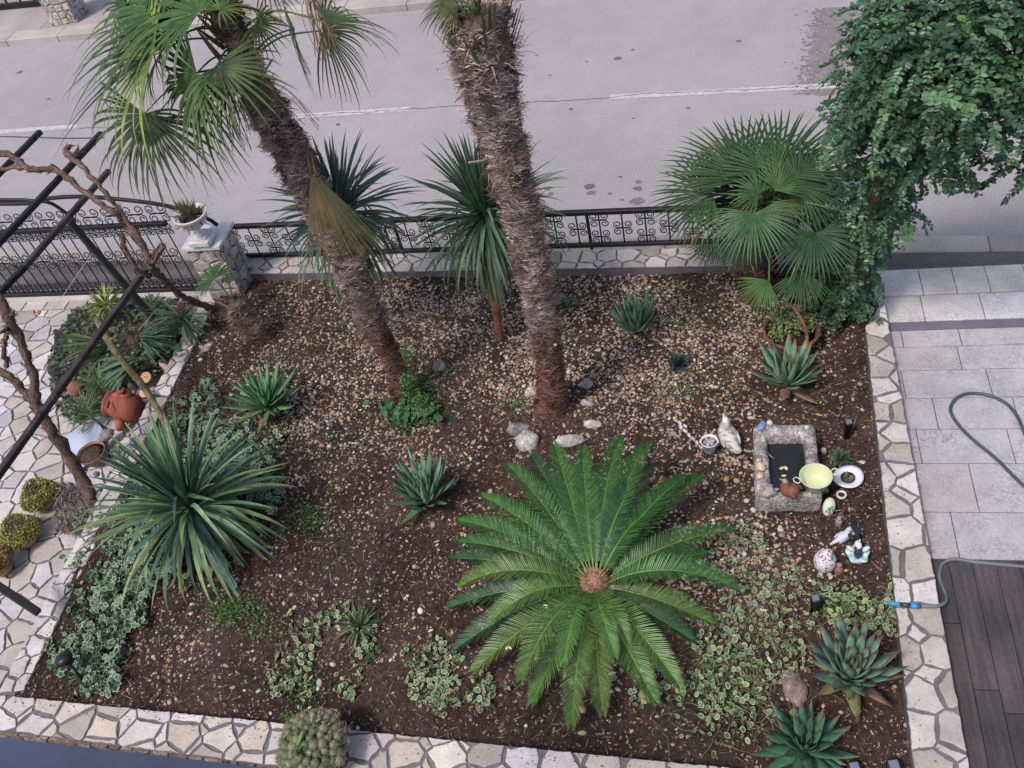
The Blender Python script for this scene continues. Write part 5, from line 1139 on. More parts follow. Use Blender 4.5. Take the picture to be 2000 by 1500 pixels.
def bird(px,py,z,L,yaw,label,body,head=None,beak=(.5,.3,.08),up=.5,mat_='paintfig',name='bird_figurine',tail=.55,fat=.36,spots=None,hup=.55,eye=True,ball=None):
    "sitting bird: body swept along a spine from tail to breast, head on a neck, beak"
    c=P(px,py,z); th=thing(name,c,label,'ornament'); h=np.array([math.cos(yaw),math.sin(yaw),0]); Z=np.array([0,0,1.])
    sp=smoothpath([c-h*L*(.5+tail*.3)+Z*L*.30,c-h*L*.35+Z*L*.30,c-h*L*.1+Z*L*fat*1.0,c+h*L*.15+Z*L*(fat+.04),c+h*L*.27+Z*L*(fat+.18),c+h*L*.31+Z*L*hup*1.15,c+h*L*.33+Z*L*(hup*1.15+.08)],4)
    R_=np.interp(np.linspace(0,1,len(sp)),[0,.12,.3,.5,.68,.82,.93,1],np.array([.05,.11,fat*.9,fat,fat*.72,.17,.13,.03])*L)
    b=MB(); tube(b,sp,R_,16,body,up=(0,0,1)); V=b.v[0]; V[:,2]=np.maximum(V[:,2],c[2]-.004); 
    if spots: b.c[0]=np.where(rng.uniform(0,1,(len(V),1))<spots[0],np.array(spots[1]),b.c[0])
    part(b,'body',M[mat_],th)
    hc=c+h*L*.36+Z*L*(hup*1.15+.08); b=MB(); ell(b,hc,(L*.155,L*.135,L*.14),head or body,rz3(yaw),n=16); hd_=part(b,'head',M[mat_],th)
    b=MB(); tube(b,[hc+h*L*.12,hc+h*L*.22-Z*L*.01,hc+h*L*.31-Z*L*.03],[L*.055,L*.04,L*.008],8,beak,flat=.7); part(b,'beak',M['glaze'],hd_ if False else th)
    if eye:
        for s in (-1,1): b=MB(); sd=np.array([-h[1],h[0],0]); ell(b,hc+h*L*.06+sd*s*L*.115+Z*L*.04,(L*.02,)*3,(.01,.01,.01),n=8); part(b,'eye',M['glaze'],th)
    for s in (-1,1):
        b=MB(); sd=np.array([-h[1],h[0],0]); w0=c+sd*s*L*fat*.78+Z*L*(fat+.05); ell(b,w0-h*L*.10,(L*.34,L*.07,L*.17),np.array(body)*.86,rz3(yaw),n=14); part(b,'wing',M[mat_],th)
    return th
bird(1500,967,.172,.13,math.radians(200),'small grey bird ornament on the front left rim of the trough',(.36,.34,.32),(.30,.28,.27))
bird(1545,968,.172,.15,math.radians(150),'rust-brown hen-like ornament with grey head on the front rim of the trough',(.20,.075,.05),(.30,.25,.25),(.3,.2,.15),hup=.75,tail=.1,fat=.42)
# green two-handled pot
gc=P(1592,948,.175); th=thing('green_pot',gc,'pale green enamel pot with two ring handles on the trough corner','pot')
def hollow(b,c,prof,n,col,inner): lathe(b,c,prof,n,col); 
b=MB(); H=.115; pr=[(.078,0),(.083,.004),(.112,H-.004),(.118,H),(.117,H+.004),(.111,H+.002)]; lathe(b,gc,pr,40,(.50,.62,.46),cap=False); part(b,'outside',M['glaze'],th)
b=MB(); n=40; prof=[(.111,H+.002),(.105,H-.01),(.082,.02),(.06,.012),(.001,.012)]; lathe(b,gc,prof,n,(.60,.64,.40))
b.f=[a for a in b.f if a.shape[1]==4]; part(b,'inside',M['glaze'],th)
gax=nrm(P(1627,915,.28)-P(1560,930,.28)); 
for s in (-1,1):
    o_=gc+gax*s*.117+np.array([0,0,H-.012]); pts=[o_+gax*s*(.022*(1-math.cos(a)))*1.1+np.cross((0,0,1),gax)*.027*math.sin(a)*(1 if s>0 else 1)+np.array([0,0,.012-.006*math.cos(a)]) for a in np.linspace(0,2*math.pi,18)]
    b=MB(); tube(b,pts,.0045,7,(.55,.64,.50)); part(b,'handle',M['glaze'],th)
# plate with cactus
pc_=P(1656,934,.03); th=thing('cactus_plate',pc_,'white wavy-edged oval dish of soil holding two small cacti','planter')
b=MB(); n=48; V=[];prof=[(.04,-.02),(.05,0),(.085,.012),(.108,.018),(.110,.022),(.086,.02),(.056,.014),(.052,.006)]
for r,h in prof:
    for k in range(n):
        a=2*math.pi*k/n; rr=r*(1+.06*math.sin(2*a+.6)*(r>.07)); V.append(pc_+[math.cos(a)*rr,math.sin(a)*rr*1.02,h+.008*math.sin(2*a)*(r>.07)])
b.add(V,np.array([[i*n+k,i*n+(k+1)%n,(i+1)*n+(k+1)%n,(i+1)*n+k] for i in range(len(prof)-1) for k in range(n)]),(.70,.70,.80)); part(b,'dish',M['glaze'],th)
b=MB(); lathe(b,pc_,[(.053,.012),(.02,.018)],20,(.13,.09,.07),noise=.03); part(b,'soil',M['soil'],th)
for dx,dy,r,h in ((-.012,.01,.017,.04),(.022,-.012,.02,.026)):
    b=MB(); lathe(b,pc_+[dx,dy,.01],[(r*.7,0),(r,h*.4),(r*.95,h*.8),(r*.5,h+.008),(.002,h+.012)],24,(.13,.15,.10),flute=.08,nf=12); part(b,'cactus',M['aloe'],th)
# little frog, painted stone, tiny pot, figurines
c=P(1611,962,.0); th=thing('frog_figurine',c,'tiny dark green frog ornament between trough corner and painted egg stone','ornament')
b=MB(); ell(b,c+[0,0,.03],(.030,.026,.026),(.10,.17,.10),n=14,noise=.1); ell(b,c+[-.01,.014,.058],(.022,.018,.015),(.12,.2,.12),n=12); part(b,'body',M['glaze'],th)
for s in(-1,1): b=MB(); ell(b,c+[-.01+s*.012,.018,.072],(.007,.007,.007),(.6,.62,.5),n=8); part(b,'eye',M['glaze'],th)
c=P(1619,990,.055); th=thing('painted_egg_stone',c-[0,0,.05],'upright cream egg-shaped stone painted with teal leaves, at trough corner','ornament')
fx=nrm([.15,-.75,.6]); e1=nrm(np.cross((0,0,1),fx)); e2=np.cross(fx,e1); ax_=[e1,-e2 if False else e2,fx]
b=MB(); ell(b,c,(.047,.072,.032),(.62,.60,.50),[e1,nrm(np.array([.1,.55,.8])-fx*(np.array([.1,.55,.8])@fx)),fx],n=24,noise=.02); part(b,'stone',M['paintfig'],th)
e2=nrm(np.array([.1,.55,.8])-fx*(np.array([.1,.55,.8])@fx)); b=MB()
for (u_,v_,s,a) in ((-.012,-.018,.022,.5),(.014,-.022,.024,-.5),(0,-.038,.018,1.6),(-.004,.0,.014,.2),(.016,.004,.012,2.)):
    z=.032*math.sqrt(max(0,1-(u_/.047)**2-(v_/.072)**2))+.003; pp=[]
    for k in range(12):
        t=2*math.pi*k/12; x=s*math.cos(t);y=s*.5*math.sin(t); uu=u_+x*math.cos(a)-y*math.sin(a);vv=v_+x*math.sin(a)+y*math.cos(a); zz=.032*math.sqrt(max(0,1-(uu/.047)**2-(vv/.072)**2))+.0022; pp.append(c+e1*uu+e2*vv+fx*zz)
    b.add(pp,np.array([list(range(12))]),np.array((.06,.22,.20))*U(.8,1.3))
part(b,'painted_leaves',M['paintfig'],th)
c=P(1643,970,.0); th=thing('tiny_pot',c,'tiny white ring-shaped pot with a dark hollow, on the soil','pot')
b=MB(); lathe(b,c,[(.030,0),(.038,.015),(.040,.03),(.034,.036),(.024,.03),(.022,.02)],24,(.60,.60,.53),noise=.03,cap=False); part(b,'ring',M['glaze'],th); b=MB(); lathe(b,c,[(.027,.022),(.01,.024)],16,(.05,.05,.055)); part(b,'hollow',M['soil'],th)
c=P(1638,1025,.0); th=thing('gnome_figurine',c,'little grey-mauve standing figurine below the tiny white pot','ornament')
b=MB(); lathe(b,c,[(.024,0),(.028,.01),(.024,.035),(.027,.05),(.016,.064),(.012,.068)],18,(.26,.24,.27),noise=.03); part(b,'body',M['paintfig'],th); b=MB(); ell(b,c+[0,0,.082],(.016,.016,.018),(.34,.29,.30),n=12); part(b,'head',M['paintfig'],th)
bird(1666,1050,.0,.15,math.radians(118),'black bird ornament behind the pale blue duckling basin',(.02,.022,.028),beak=(.05,.05,.05),mat_='glaze')
bird(1646,1055,.0,.135,math.radians(35),'small white-blue bird ornament next to the speckled owl',(.55,.57,.68),(.5,.52,.62),beak=(.4,.4,.45),tail=1.2,fat=.28)
# speckled owl
c=P(1610,1108,.0); th=thing('owl_figurine',c,'round white owl ornament with brown speckles, beside a brown stone','ornament')
b=MB(); pr=[(.03,0),(.055,.01),(.074,.05),(.078,.09),(.070,.125),(.055,.15),(.045,.165),(.048,.175),(.035,.195),(.012,.205)]; n=40; m=len(pr); pr2=smoothpath([(r,h,0) for r,h in pr],4); lathe(b,c,[(p[0],p[1]) for p in pr2],n,(.66,.62,.66))
V=b.v[0]; a=np.arctan2(V[:,1]-c[1],V[:,0]-c[0]); k=(vnoise(a*7,V[:,2]*90,1,3)>.66); b.c[0]=np.where(k[:,None],np.array([.10,.04,.06]),b.c[0]); part(b,'body',M['paintfig'],th)
for s in (-1,1): b=MB(); e=c+[s*.033,0,.19]; tube(b,[e,e+[s*.008,0,.022]],[.014,.003],8,(.5,.45,.5)); part(b,'ear_tuft',M['paintfig'],th); b=MB(); ell(b,c+[s*.022,-.042,.165],(.014,.006,.014),(.7,.68,.6),n=12); ell(b,c+[s*.022,-.047,.165],(.006,.004,.006),(.02,.02,.02),n=8); part(b,'eye',M['glaze'],th); b=MB(); ell(b,c+[s*.03,-.062,.008],(.018,.022,.01),(.4,.36,.36),n=10,noise=.1); part(b,'foot',M['paintfig'],th)
b=MB(); tube(b,[c+[0,-.05,.152],c+[0,-.06,.14]],[.008,.002],8,(.35,.25,.12)); part(b,'beak',M['glaze'],th)
c=P(1638,1118,.0); th=thing('brown_figurine',c,'squat reddish brown clay figurine leaning against the owl','ornament')
b=MB(); lathe(b,c,[(.028,0),(.034,.015),(.03,.05),(.016,.07)],18,(.22,.11,.09),noise=.03); part(b,'body',M['paintfig'],th); b=MB(); ell(b,c+[0,0.004,.088],(.022,.02,.02),(.28,.18,.16),n=12); part(b,'head',M['paintfig'],th)
# bird in pale blue basin
c=P(1674,1092,.0); th=thing('bathing_bird_figurine',c,'black and white bird ornament splashing in a pale blue basin','ornament')
b=MB(); lathe(b,c,[(.035,0),(.058,.02),(.068,.05),(.066,.058)],28,(.52,.44,.36),noise=.02); part(b,'basin',M['glaze'],th)
b=MB(); n=40; V=[]
for r,h in ((.066,.055),(.078,.066),(.074,.078),(.05,.07),(.0,.068)):
    for k in range(n): a=2*math.pi*k/n; q=1+.13*math.sin(5*a)*(r>.06); V.append(c+[math.cos(a)*r*q,math.sin(a)*r*q,h+.006*math.sin(5*a+1)])
b.add(V,np.array([[i*n+k,i*n+(k+1)%n,(i+1)*n+(k+1)%n,(i+1)*n+k] for i in range(4) for k in range(n)]),(.42,.60,.62)); part(b,'water_frill',M['glaze'],th)
b=MB(); tube(b,smoothpath([c+[.0,-.015,.06],c+[0,-.005,.09],c+[0,.01,.12],c+[.0,.02,.14]],4),[.03]*3+[.032]*4+[.028]*3+[.02,.015,.01],14,(.03,.035,.05)); part(b,'body',M['glaze'],th)
b=MB(); ell(b,c+[0,.028,.142],(.024,.034,.022),(.70,.69,.64),rz3(.2),n=16); part(b,'head',M['glaze'],th)
b=MB(); tube(b,[c+[.012,.058,.142],c+[.018,.078,.138]],[.008,.002],8,(.65,.6,.5)); part(b,'beak',M['glaze'],th)
for s in (-1,1): b=MB(); tube(b,smoothpath([c+[s*.02,0,.10],c+[s*.05,.01,.115],c+[s*.075,.02,.13]],4),[.012]*3+[.018]*3+[.014]*2+[.006],10,(.48,.60,.70) if s>0 else (.55,.56,.55)); part(b,'wing',M['glaze'],th)
# duck planter, bucket, shell string
c=P(1425,868,.0); th=thing('duck_figurine',c,'white textured duck ornament with yellow beak left of the trough','ornament')
b=MB(); hv=nrm([-.28,.9,0]); Z=np.array([0,0,1.]); ax_=[hv,np.cross(Z,hv),Z]
sp=smoothpath([c-hv*.13+Z*.05+[.05,0,0],c-hv*.09+Z*.06+[.02,0,0],c-hv*.02+Z*.075,c+hv*.06+Z*.085,c+hv*.085+Z*.12,c+hv*.075+Z*.17,c+hv*.085+Z*.195],5)
tube(b,sp,np.interp(np.linspace(0,1,len(sp)),[0,.12,.35,.55,.68,.82,1],[.012,.04,.08,.072,.05,.03,.034]),20,(.56,.53,.50)); k=len(sp)*20
t_=np.repeat(np.linspace(0,1,len(sp)),20); b.c[0]=np.where(((vnoise(b.v[0][:,0],b.v[0][:,2]*2+b.v[0][:,1],140,2)>.62)&(t_<.6))[:,None],np.array([.24,.20,.19]),b.c[0]); part(b,'body',M['paintfig'],th)
b=MB(); ell(b,c+hv*.09+Z*.20,(.034,.028,.029),(.66,.64,.63),ax_,n=16); part(b,'head',M['paintfig'],th)
b=MB(); tube(b,[c+hv*.113+Z*.20,c+hv*.135+Z*.205,c+hv*.155+Z*.215],[.014,.012,.009],10,(.62,.42,.08),flat=.6); part(b,'beak',M['glaze'],th)
for s in(-1,1): b=MB(); ell(b,c+hv*.10+np.cross(Z,hv)*s*.024+Z*.21,(.005,)*3,(.01,.01,.01),n=8); part(b,'eye',M['glaze'],th)
for s in(-1,1): b=MB(); ell(b,c-hv*.01+np.cross(Z,hv)*s*.062+Z*.085,(.075,.02,.042),(.52,.49,.46),ax_,n=16,noise=.08,spots=(.25,(.22,.18,.17))); part(b,'wing',M['paintfig'],th)
c=P(1386,878,.0); th=thing('white_bucket',c,'small white plastic bucket holding shells, next to the duck','bucket')
b=MB(); lathe(b,c,[(.045,0),(.047,.003),(.064,.105),(.070,.107),(.070,.113),(.063,.113),(.06,.08)],32,(.68,.70,.74),cap=False); part(b,'shell_body',M['plastic'],th)
b=MB(); lathe(b,c,[(.060,.085),(.02,.09)],20,(.2,.17,.16)); part(b,'fill',M['soil'],th)
for i in range(7): b=MB(); a=i*1.1; ell(b,c+[math.cos(a)*.03*(i>0),math.sin(a)*.03*(i>0),.098],(.020,.015,.012),np.array((.34,.29,.27))*U(.7,1.4),rz3(a),n=10,noise=.15); part(b,'shell',M['paintfig'],th)
for s in(-1,1): b=MB(); box(b,c+[s*.068,0,.10],(.008,.012,.012),None,(.68,.70,.74),bev=.003); part(b,'lug',M['plastic'],th)
th=thing('shell_garland',P(1345,845,.0),'knotted pale shell and driftwood garland lying left of the bucket','garland')
b=MB(); pts=[P(*q) for q in ((1322,822,.09),(1332,835,.06),(1345,848,.05),(1356,860,.04),(1366,870,.02),(1372,876,.01))]; tube(b,smoothpath(pts,4),.006,6,(.4,.34,.3)); part(b,'cord',M['wood'],th)
for i,(x,y,z,r) in enumerate(((1320,820,.08,.022),(1328,826,.07,.02),(1330,834,.06,.022),(1338,832,.08,.018),(1338,842,.05,.018),(1346,850,.05,.018),(1353,856,.04,.02),(1361,864,.03,.018),(1370,874,.02,.018))):
    b=MB(); ell(b,P(x,y,z),(r*1.3,r*.7,r*.7),np.array((.60,.54,.53))*U(.7,1.1),rz3(-.8+U(-.6,.6)),n=12,noise=.25); part(b,'shell',M['paintfig'],th)
b=MB(); ell(b,P(1318,816,.12),(.018,.012,.008),(.62,.45,.15),n=10); part(b,'shell',M['paintfig'],th)
b=MB(); tube(b,smoothpath([P(1304,843,.01),P(1316,848,.03),P(1328,853,.01)],4),[.012]*3+[.02]*3+[.01]*3,8,(.30,.27,.27),rough=.15); solo(b,'driftwood',M['bark'],'short grey driftwood piece left of the shell garland','driftwood')
b=MB(); box(b,P(1393,832,.02),(.035,.02,.012),rz3(.5),(.02,.02,.02),bev=.004); solo(b,'black_block',M['rubber'],'flat black block lying just behind the white bucket','block')
# rocks round the thick palm and elsewhere
for (x,y,z,r,c,l) in ((1012,838,.03,(.13,.08,.07),(.23,.21,.22),'dark grey rock left of the palm foot'),(1032,862,.05,(.11,.09,.10),(.40,.38,.37),'knobbly pale grey rock, tallest below the palm foot'),(1105,862,.03,(.17,.065,.07),(.42,.40,.38),'long layered grey rock below the palm foot'),(1158,828,.03,(.085,.06,.06),(.52,.47,.46),'white-pink boulder right of the palm foot'),(1145,790,.03,(.07,.05,.07),(.40,.37,.38),'small lumpy grey rock right of the palm trunk'),(1147,752,.02,(.07,.05,.06),(.36,.33,.34),'pale rock behind the palm on its right'),(1042,768,.03,(.09,.06,.09),(.40,.33,.31),'pinkish pointed rock behind the palm on its left'),(1015,893,.0,(.05,.04,.03),(.38,.35,.33),'little rock under the knobbly grey rock'),(858,714,.02,(.08,.06,.05),(.33,.28,.27),'knotted brownish rock between the two tall palms'),(850,735,.01,(.05,.04,.04),(.12,.10,.09),'dark lump beside the knotted rock'),(1118,822,.0,(.035,.03,.03),(.4,.36,.34),'tiny rock just right of the palm foot'),(1462,1020,.0,(.085,.06,.03),(.26,.25,.26),'flat dark slate near the trough front corner'),(1478,1028,.0,(.055,.045,.025),(.28,.26,.26),'second flat slate below the trough corner'),(1470,996,.01,(.028,.026,.025),(.6,.57,.56),'white round stone at the trough front left corner'),(1486,1008,.0,(.024,.03,.022),(.5,.47,.46),'small pale stone touching the flat slate'),(1494,1010,.0,(.02,.026,.02),(.5,.47,.46),'pale pebble right of the flat slate'),(1553,1345,.02,(.085,.13,.05),(.26,.19,.18),'brown half-buried rock left of the largest agave'),(1610,880,.02,(.025,.025,.04),(.36,.32,.31),'small pointed stone at the right side of the trough'),(1683,902,.0,(.03,.022,.01),(.55,.5,.42),'pale flat stone on soil near the right wall'),(95,1297,.03,(.06,.04,.04),(.42,.36,.28),'beige stone beside the black globe lamp'),(68,1339,.02,(.025,.022,.025),(.62,.50,.2),'yellowish round stone in the bottom left corner of the bed')):
    b=MB(); rock(b,P(x,y,z),r,c,rz=U(-.3,.3)); solo(b,'rock',M['stone'],l,'rock','rocks in the garden bed')
b=MB(); rock(b,P(398,690,.02),(.05,.22,.05),(.42,.36,.35),rz=-.42); solo(b,'edging_log',M['stone'],'long pale weathered stone slab along the inside of the narrow wall','stone')
b=MB(); rock(b,P(365,740,.01),(.05,.15,.05),(.32,.26,.24),rz=-.45); solo(b,'edging_log',M['stone'],'brownish weathered slab below the long pale one by the narrow wall','stone')
# basket
c=P(1545,672,.0); th=thing('wicker_basket',c,'brown wicker basket with tall handle holding a leafy pale green plant','basket')
zb2=.16
b=MB(); 
for j in range(9):
    z=j*zb2/8; r=.15+.075*j/8; pts=[c+np.array([math.cos(a)*r*(1+.02*math.sin(a*18+j*math.pi)),math.sin(a)*r*(1+.02*math.sin(a*18+j*math.pi)),z]) for a in np.linspace(0,2*math.pi,73)]; tube(b,pts,.0105,6,np.array((.15,.075,.06))*U(.8,1.2))
part(b,'wall',M['bark'],th)
b=MB()
for q in (0,1,2): pts=[c+np.array([math.cos(a)*(.228+.008*math.sin(a*14+q*2.1)),math.sin(a)*(.228+.008*math.sin(a*14+q*2.1)),zb2+.012+.008*math.cos(a*14+q*2.1)]) for a in np.linspace(0,2*math.pi,100)]; tube(b,pts,.008,6,(.19,.09,.075))
part(b,'rim',M['bark'],th)
hdv=nrm([.55,-.83,0]); b=MB()
for q in (0,1): pts=[c+hdv*math.cos(a)*.215+np.array([0,0,zb2+.28*math.sin(a)])+np.cross(hdv,(0,0,1))*.008*math.sin(a*16+q*3.14) for a in np.linspace(0,math.pi,44)]; tube(b,pts,.010,7,(.21,.11,.08))
part(b,'handle',M['bark'],th)
b=MB(); lathe(b,c,[(.20,zb2-.04),(.05,zb2-.03)],24,(.05,.035,.03)); part(b,'soil',M['soil'],th)
def leafcloud(b,c,r,n,size,cols,flat=.7,up=.6,dirn=None):
    d=rng.normal(0,1,(n,3)); d/=np.linalg.norm(d,axis=1)[:,None]; pos=np.array(c)+d*np.array(r)*rng.uniform(.5,1.05,(n,1)); cc=np.array(cols)[rng.integers(0,len(cols),n)]*rng.uniform(.75,1.25,(n,1))
    nn=np.tile([0,-.3,1.],(n,1))*up+d*.5+rng.normal(0,.35,(n,3)); leafscatter(b,pos,rng.normal(0,1,(n,3))*[1,1,.4],nn,rng.uniform(size*.7,size*1.3,n),cc)
b=MB(); leafcloud(b,c+[-.03,.03,.24],(.15,.14,.12),650,.034,[(.12,.2,.06),(.20,.28,.10),(.26,.32,.14),(.08,.15,.05),(.3,.34,.18)]); leafcloud(b,c+[.15,.06,.2],(.08,.08,.07),140,.03,[(.16,.24,.08),(.26,.32,.14)]); leafcloud(b,c+[-.12,-.05,.17],(.08,.08,.06),140,.03,[(.16,.24,.08),(.26,.32,.14)]); part(b,'foliage',M['leaf'],th)
# cactus pot at the bottom
c=P(629,1478,ZW+.012); th=thing('cactus_pot',c,'terracotta pot crowded with small round cacti on the front wall','pot')
b=MB(); lathe(b,c,[(.15,0),(.20,.13),(.225,.14),(.228,.185),(.21,.187),(.20,.16)],40,(.34,.14,.09)); part(b,'pot',M['terra'],th)
b=MB(); ell(b,c+[0,0,.17],(.205,.205,.12),(.12,.10,.07),n=24,noise=.03); part(b,'soil_mound',M['soil'],th)
for i in range(88):
    f=(i+.5)/88; a=i*2.39996; ph=math.acos(1-f*.95); d=np.array([math.sin(ph)*math.cos(a),math.sin(ph)*math.sin(a),math.cos(ph)]); r=U(.022,.036); p=c+[0,0,.17]+d*np.array([.21,.21,.135])*U(.92,1.08)
    b=MB(); e1,e2=frame(d); lathe(b,p-d*r*.8,[(r*.6,0),(r,r*.5),(r*1.02,r),(r*.75,r*1.6),(r*.25,r*1.85),(.001,r*1.8)],18,np.array(random.choice([(.12,.14,.08),(.16,.17,.10),(.09,.12,.06),(.19,.18,.12)]))*U(.85,1.2),axis=d,flute=.09,nf=9)
    for k in range(26):
        v=nrm(d+rng.normal(0,.6,3)); q=p+v*r*.9; blade(b,[q,q+v*.012,q+v*.024],[.0014,.001,.0004],nrm(np.cross(v,(.3,.1,1))),0,np.array((.36,.32,.2))*U(.5,1.2))
    part(b,'cactus',M['aloe'],th)
b=MB(); straps(b,c+[-.05,-.07,.31],9,.13,.016,50,5,.3,[(.12,.32,.05),(.15,.36,.07)],None,r0=.01); part(b,'star_leaf',M['leaf'],th)
b=MB(); straps(b,c+[.01,.09,.33],14,.09,.010,75,15,.2,[(.22,.26,.15)],None,r0=.01); part(b,'star_cactus',M['aloe'],th)
# lamps
def stake(px,py,ztop,label,r=.034,h=.13):
    c=P(px,py,ztop); base=np.array([c[0],c[1],0.]); th=thing('solar_lamp',base,label,'lamp','small black solar lamps in the soil')
    b=MB(); lathe(b,base,[(r*.85,-.02),(r*.85,ztop-.03),(r,ztop-.028),(r,ztop),(r*.9,ztop+.003)],24,(.014,.014,.016)); part(b,'body',M['rubber'],th)
    b=MB(); box(b,base+[0,0,ztop+.005],(r*.62,r*.62,.002),rz3(.2),(.16,.18,.24),bev=.0008); part(b,'solar_panel',M['glaze'],th,False)
stake(1658,824,.16,'black cylindrical solar lamp standing right of the trough'); stake(1593,1168,.16,'black cylindrical solar lamp standing in the periwinkle',r=.036); stake(1669,1498,.08,'round grey-topped lamp at the bottom edge, near the dark agave',r=.042); stake(1746,1494,.08,'round grey-topped lamp at the bottom edge, near the right wall',r=.044)
c=P(126,1288,.22); th=thing('globe_lamp',P(164,1330,.0),'black mushroom-headed garden lamp tilted in the ivy at bottom left','lamp')
b=MB(); tube(b,[P(166,1334,.0),P(148,1310,.12),c],.011,9,(.01,.01,.012)); part(b,'stick',M['rubber'],th)
b=MB(); axd=nrm(c-P(166,1334,.0)+np.array([0,0,.2])); lathe(b,c-axd*.02,[(.045,0),(.062,.012),(.070,.025),(.066,.045),(.05,.06),(.025,.068),(.001,.07)],30,(.012,.012,.015),axis=axd); lathe(b,c-axd*.055,[(.02,0),(.05,.008),(.052,.02)],24,(.02,.02,.02),axis=axd); part(b,'head',M['rubber'],th)
# hose
hz=.018
HP=smoothpath([P(x,y,hz) for x,y in ((2080,1010),(2000,949),(1947,897),(1902,860),(1874,832),(1857,804),(1862,784),(1880,771),(1906,768),(1938,774),(1968,790),(1988,815),(2003,850),(2030,900))],8)
th=thing('garden_hose',P(1857,804,0),'grey-green hose looped on the tiles, blue nozzle on the wall','hose')
b=MB(); tube(b,HP,.0125,10,(.055,.075,.09)); part(b,'tube',M['rubber'],th)
H2=smoothpath([P(1795,1183,ZW+.045),P(1815,1184,ZW+.04),P(1833,1183,ZW+.03),P(1846,1176,ZW-.01),P(1848,1164,.04),P(1840,1145,hz),P(1834,1125,hz),P(1838,1105,hz),P(1852,1094,hz),P(1870,1092,hz),P(1900,1097,hz),P(1950,1102,hz),P(2060,1112,hz)],7)
b=MB(); tube(b,H2,.0125,10,(.14,.165,.175)); part(b,'tube',M['rubber'],th)
a=P(1732,1178,ZW+.03); c=P(1797,1184,ZW+.045); d=c-a
def seg(t0,t1,r0,r1,col,nm): b=MB(); tube(b,[a+d*t0,a+d*(t0+t1)/2,a+d*t1],[r0,(r0+r1)/2,r1],16,col); part(b,nm,M['plastic'],th)
seg(0,.42,.011,.014,(.02,.27,.55),'nozzle_tip'); seg(.40,.74,.015,.017,(.03,.035,.05),'nozzle_grip'); seg(.72,.93,.020,.020,(.02,.27,.60),'nozzle_collar'); seg(.92,1.03,.017,.015,(.05,.05,.06),'coupling')
# dark ledge below the camera at bottom left
lz=3.2; q=[P(-80,1431,lz),P(520,1500,lz),P(430,1640,lz),P(-80,1640,lz)]
b=MB(); n=4; V=[list(p) for p in q]+[[p[0],p[1],lz-.06] for p in q]; b.add(V,np.array([[3,2,1,0],[4,5,6,7],[0,1,5,4],[1,2,6,5],[2,3,7,6],[3,0,4,7]]),(.1,.1,.1)); solo(b,'balcony_ledge',M['ledge'],'smooth dark blue ledge cutting the bottom left corner of the view','ledge',smooth=False)
# ------------------------------------------------------------------ ground covers (nobody could count them)
def rimleaf(kind,rimw=.76):
    "flat leaf with pale margin: centre, green ring, pale ring"
    if kind=='round': n=12; R=[(1+.0*k) for k in range(n)]; ex=1.15;ey=.85
    else: n=15; R=[1.0 if k%3==0 else (.72 if k%3 else .8) for k in range(n)]; ex=ey=1.
    V=[[0,0,0]];mix=[0.]
    for rr,m_,z in ((.62,0,.03),(rimw,0,.05),(rimw+.06,1,.06),(1,1,.10)):
        for k in range(n): a=2*math.pi*k/n; V.append([math.cos(a)*rr*R[k]*ex,math.sin(a)*rr*R[k]*ey,z]); mix.append(m_)
    T=np.array([[0,1+k,1+(k+1)%n] for k in range(n)]); Q_=np.array([[1+l*n+k,1+(l+1)*n+k,1+(l+1)*n+(k+1)%n,1+l*n+(k+1)%n] for l in range(3) for k in range(n)])
    return np.array(V),[T,Q_],np.array(mix)
RV,RF,RM=rimleaf('round',.80); IVV,IVF,IVM=rimleaf('ivy',.72)
def cover(name,label,polys,dens,size,tmpl,cols,rim,h,tilt=.45,fn=None,bare=None,cat='ground cover',m='cover'):
    b=MB(); V,F_,Mx=tmpl; tot=0
    for poly,dn,hh in polys:
        xs=[p[0] for p in poly];ys=[p[1] for p in poly]; n=int((max(xs)-min(xs))*(max(ys)-min(ys))*dn/1000*dens); x=rng.uniform(min(xs),max(xs),n);y=rng.uniform(min(ys),max(ys),n)
        k=inpoly(x+70*(vnoise(x,y,.03,5)-.5),y+70*(vnoise(x,y,.03,6)-.5),poly)&(vnoise(x,y,.022,8)*.65+.35*vnoise(x,y,.07,9)>(bare or 0)); x=x[k];y=y[k]; n=len(x); tot+=n
        if n==0: continue
        z=.012+hh*vnoise(x,y,.05,4)*rng.uniform(.3,1.0,n)
        pos=np.array([P(a,c,zz) for a,c,zz in zip(x,y,z)]); nor=np.array([0,-.25,1.])+rng.normal(0,tilt,(n,3)); s=rng.uniform(size[0],size[1],n)
        c=np.array(cols)[rng.integers(0,len(cols),n)]*rng.uniform(.8,1.2,(n,1)); rv=np.array(rim)*rng.uniform(.75,1.1)
        scatter(b,V,F_,pos,basis(rng.normal(0,1,(n,3)),nor),s,c,np.tile(np.array(rim),(len(V),1)),Mx)
    print(name,tot)
    return b
IVG=[(.06,.14,.06),(.08,.17,.07),(.045,.10,.045),(.09,.18,.09)]
ivy=[([(335,770),(420,740),(470,800),(545,860),(555,905),(535,1000),(450,960),(330,900)],14,.13),([(250,850),(360,850),(450,960),(400,1050),(200,1060),(175,1000)],12,.12),([(185,990),(310,960),(370,1120),(280,1170),(250,1230),(248,1290),(215,1335),(165,1358),(120,1325),(78,1290),(95,1180),(140,1070)],17,.15),([(90,1275),(200,1260),(215,1320),(160,1365),(100,1340)],3,.05)]
b=cover('ivy','',ivy,1.9,(.019,.034),(IVV,IVF,IVM),IVG,(.36,.45,.33),.13,tilt=.5)
tag(b.build('variegated_ivy',M['cover'],None,False),'mat of small white-edged ivy filling the left side of the bed','ivy',None,'stuff')
b=MB()
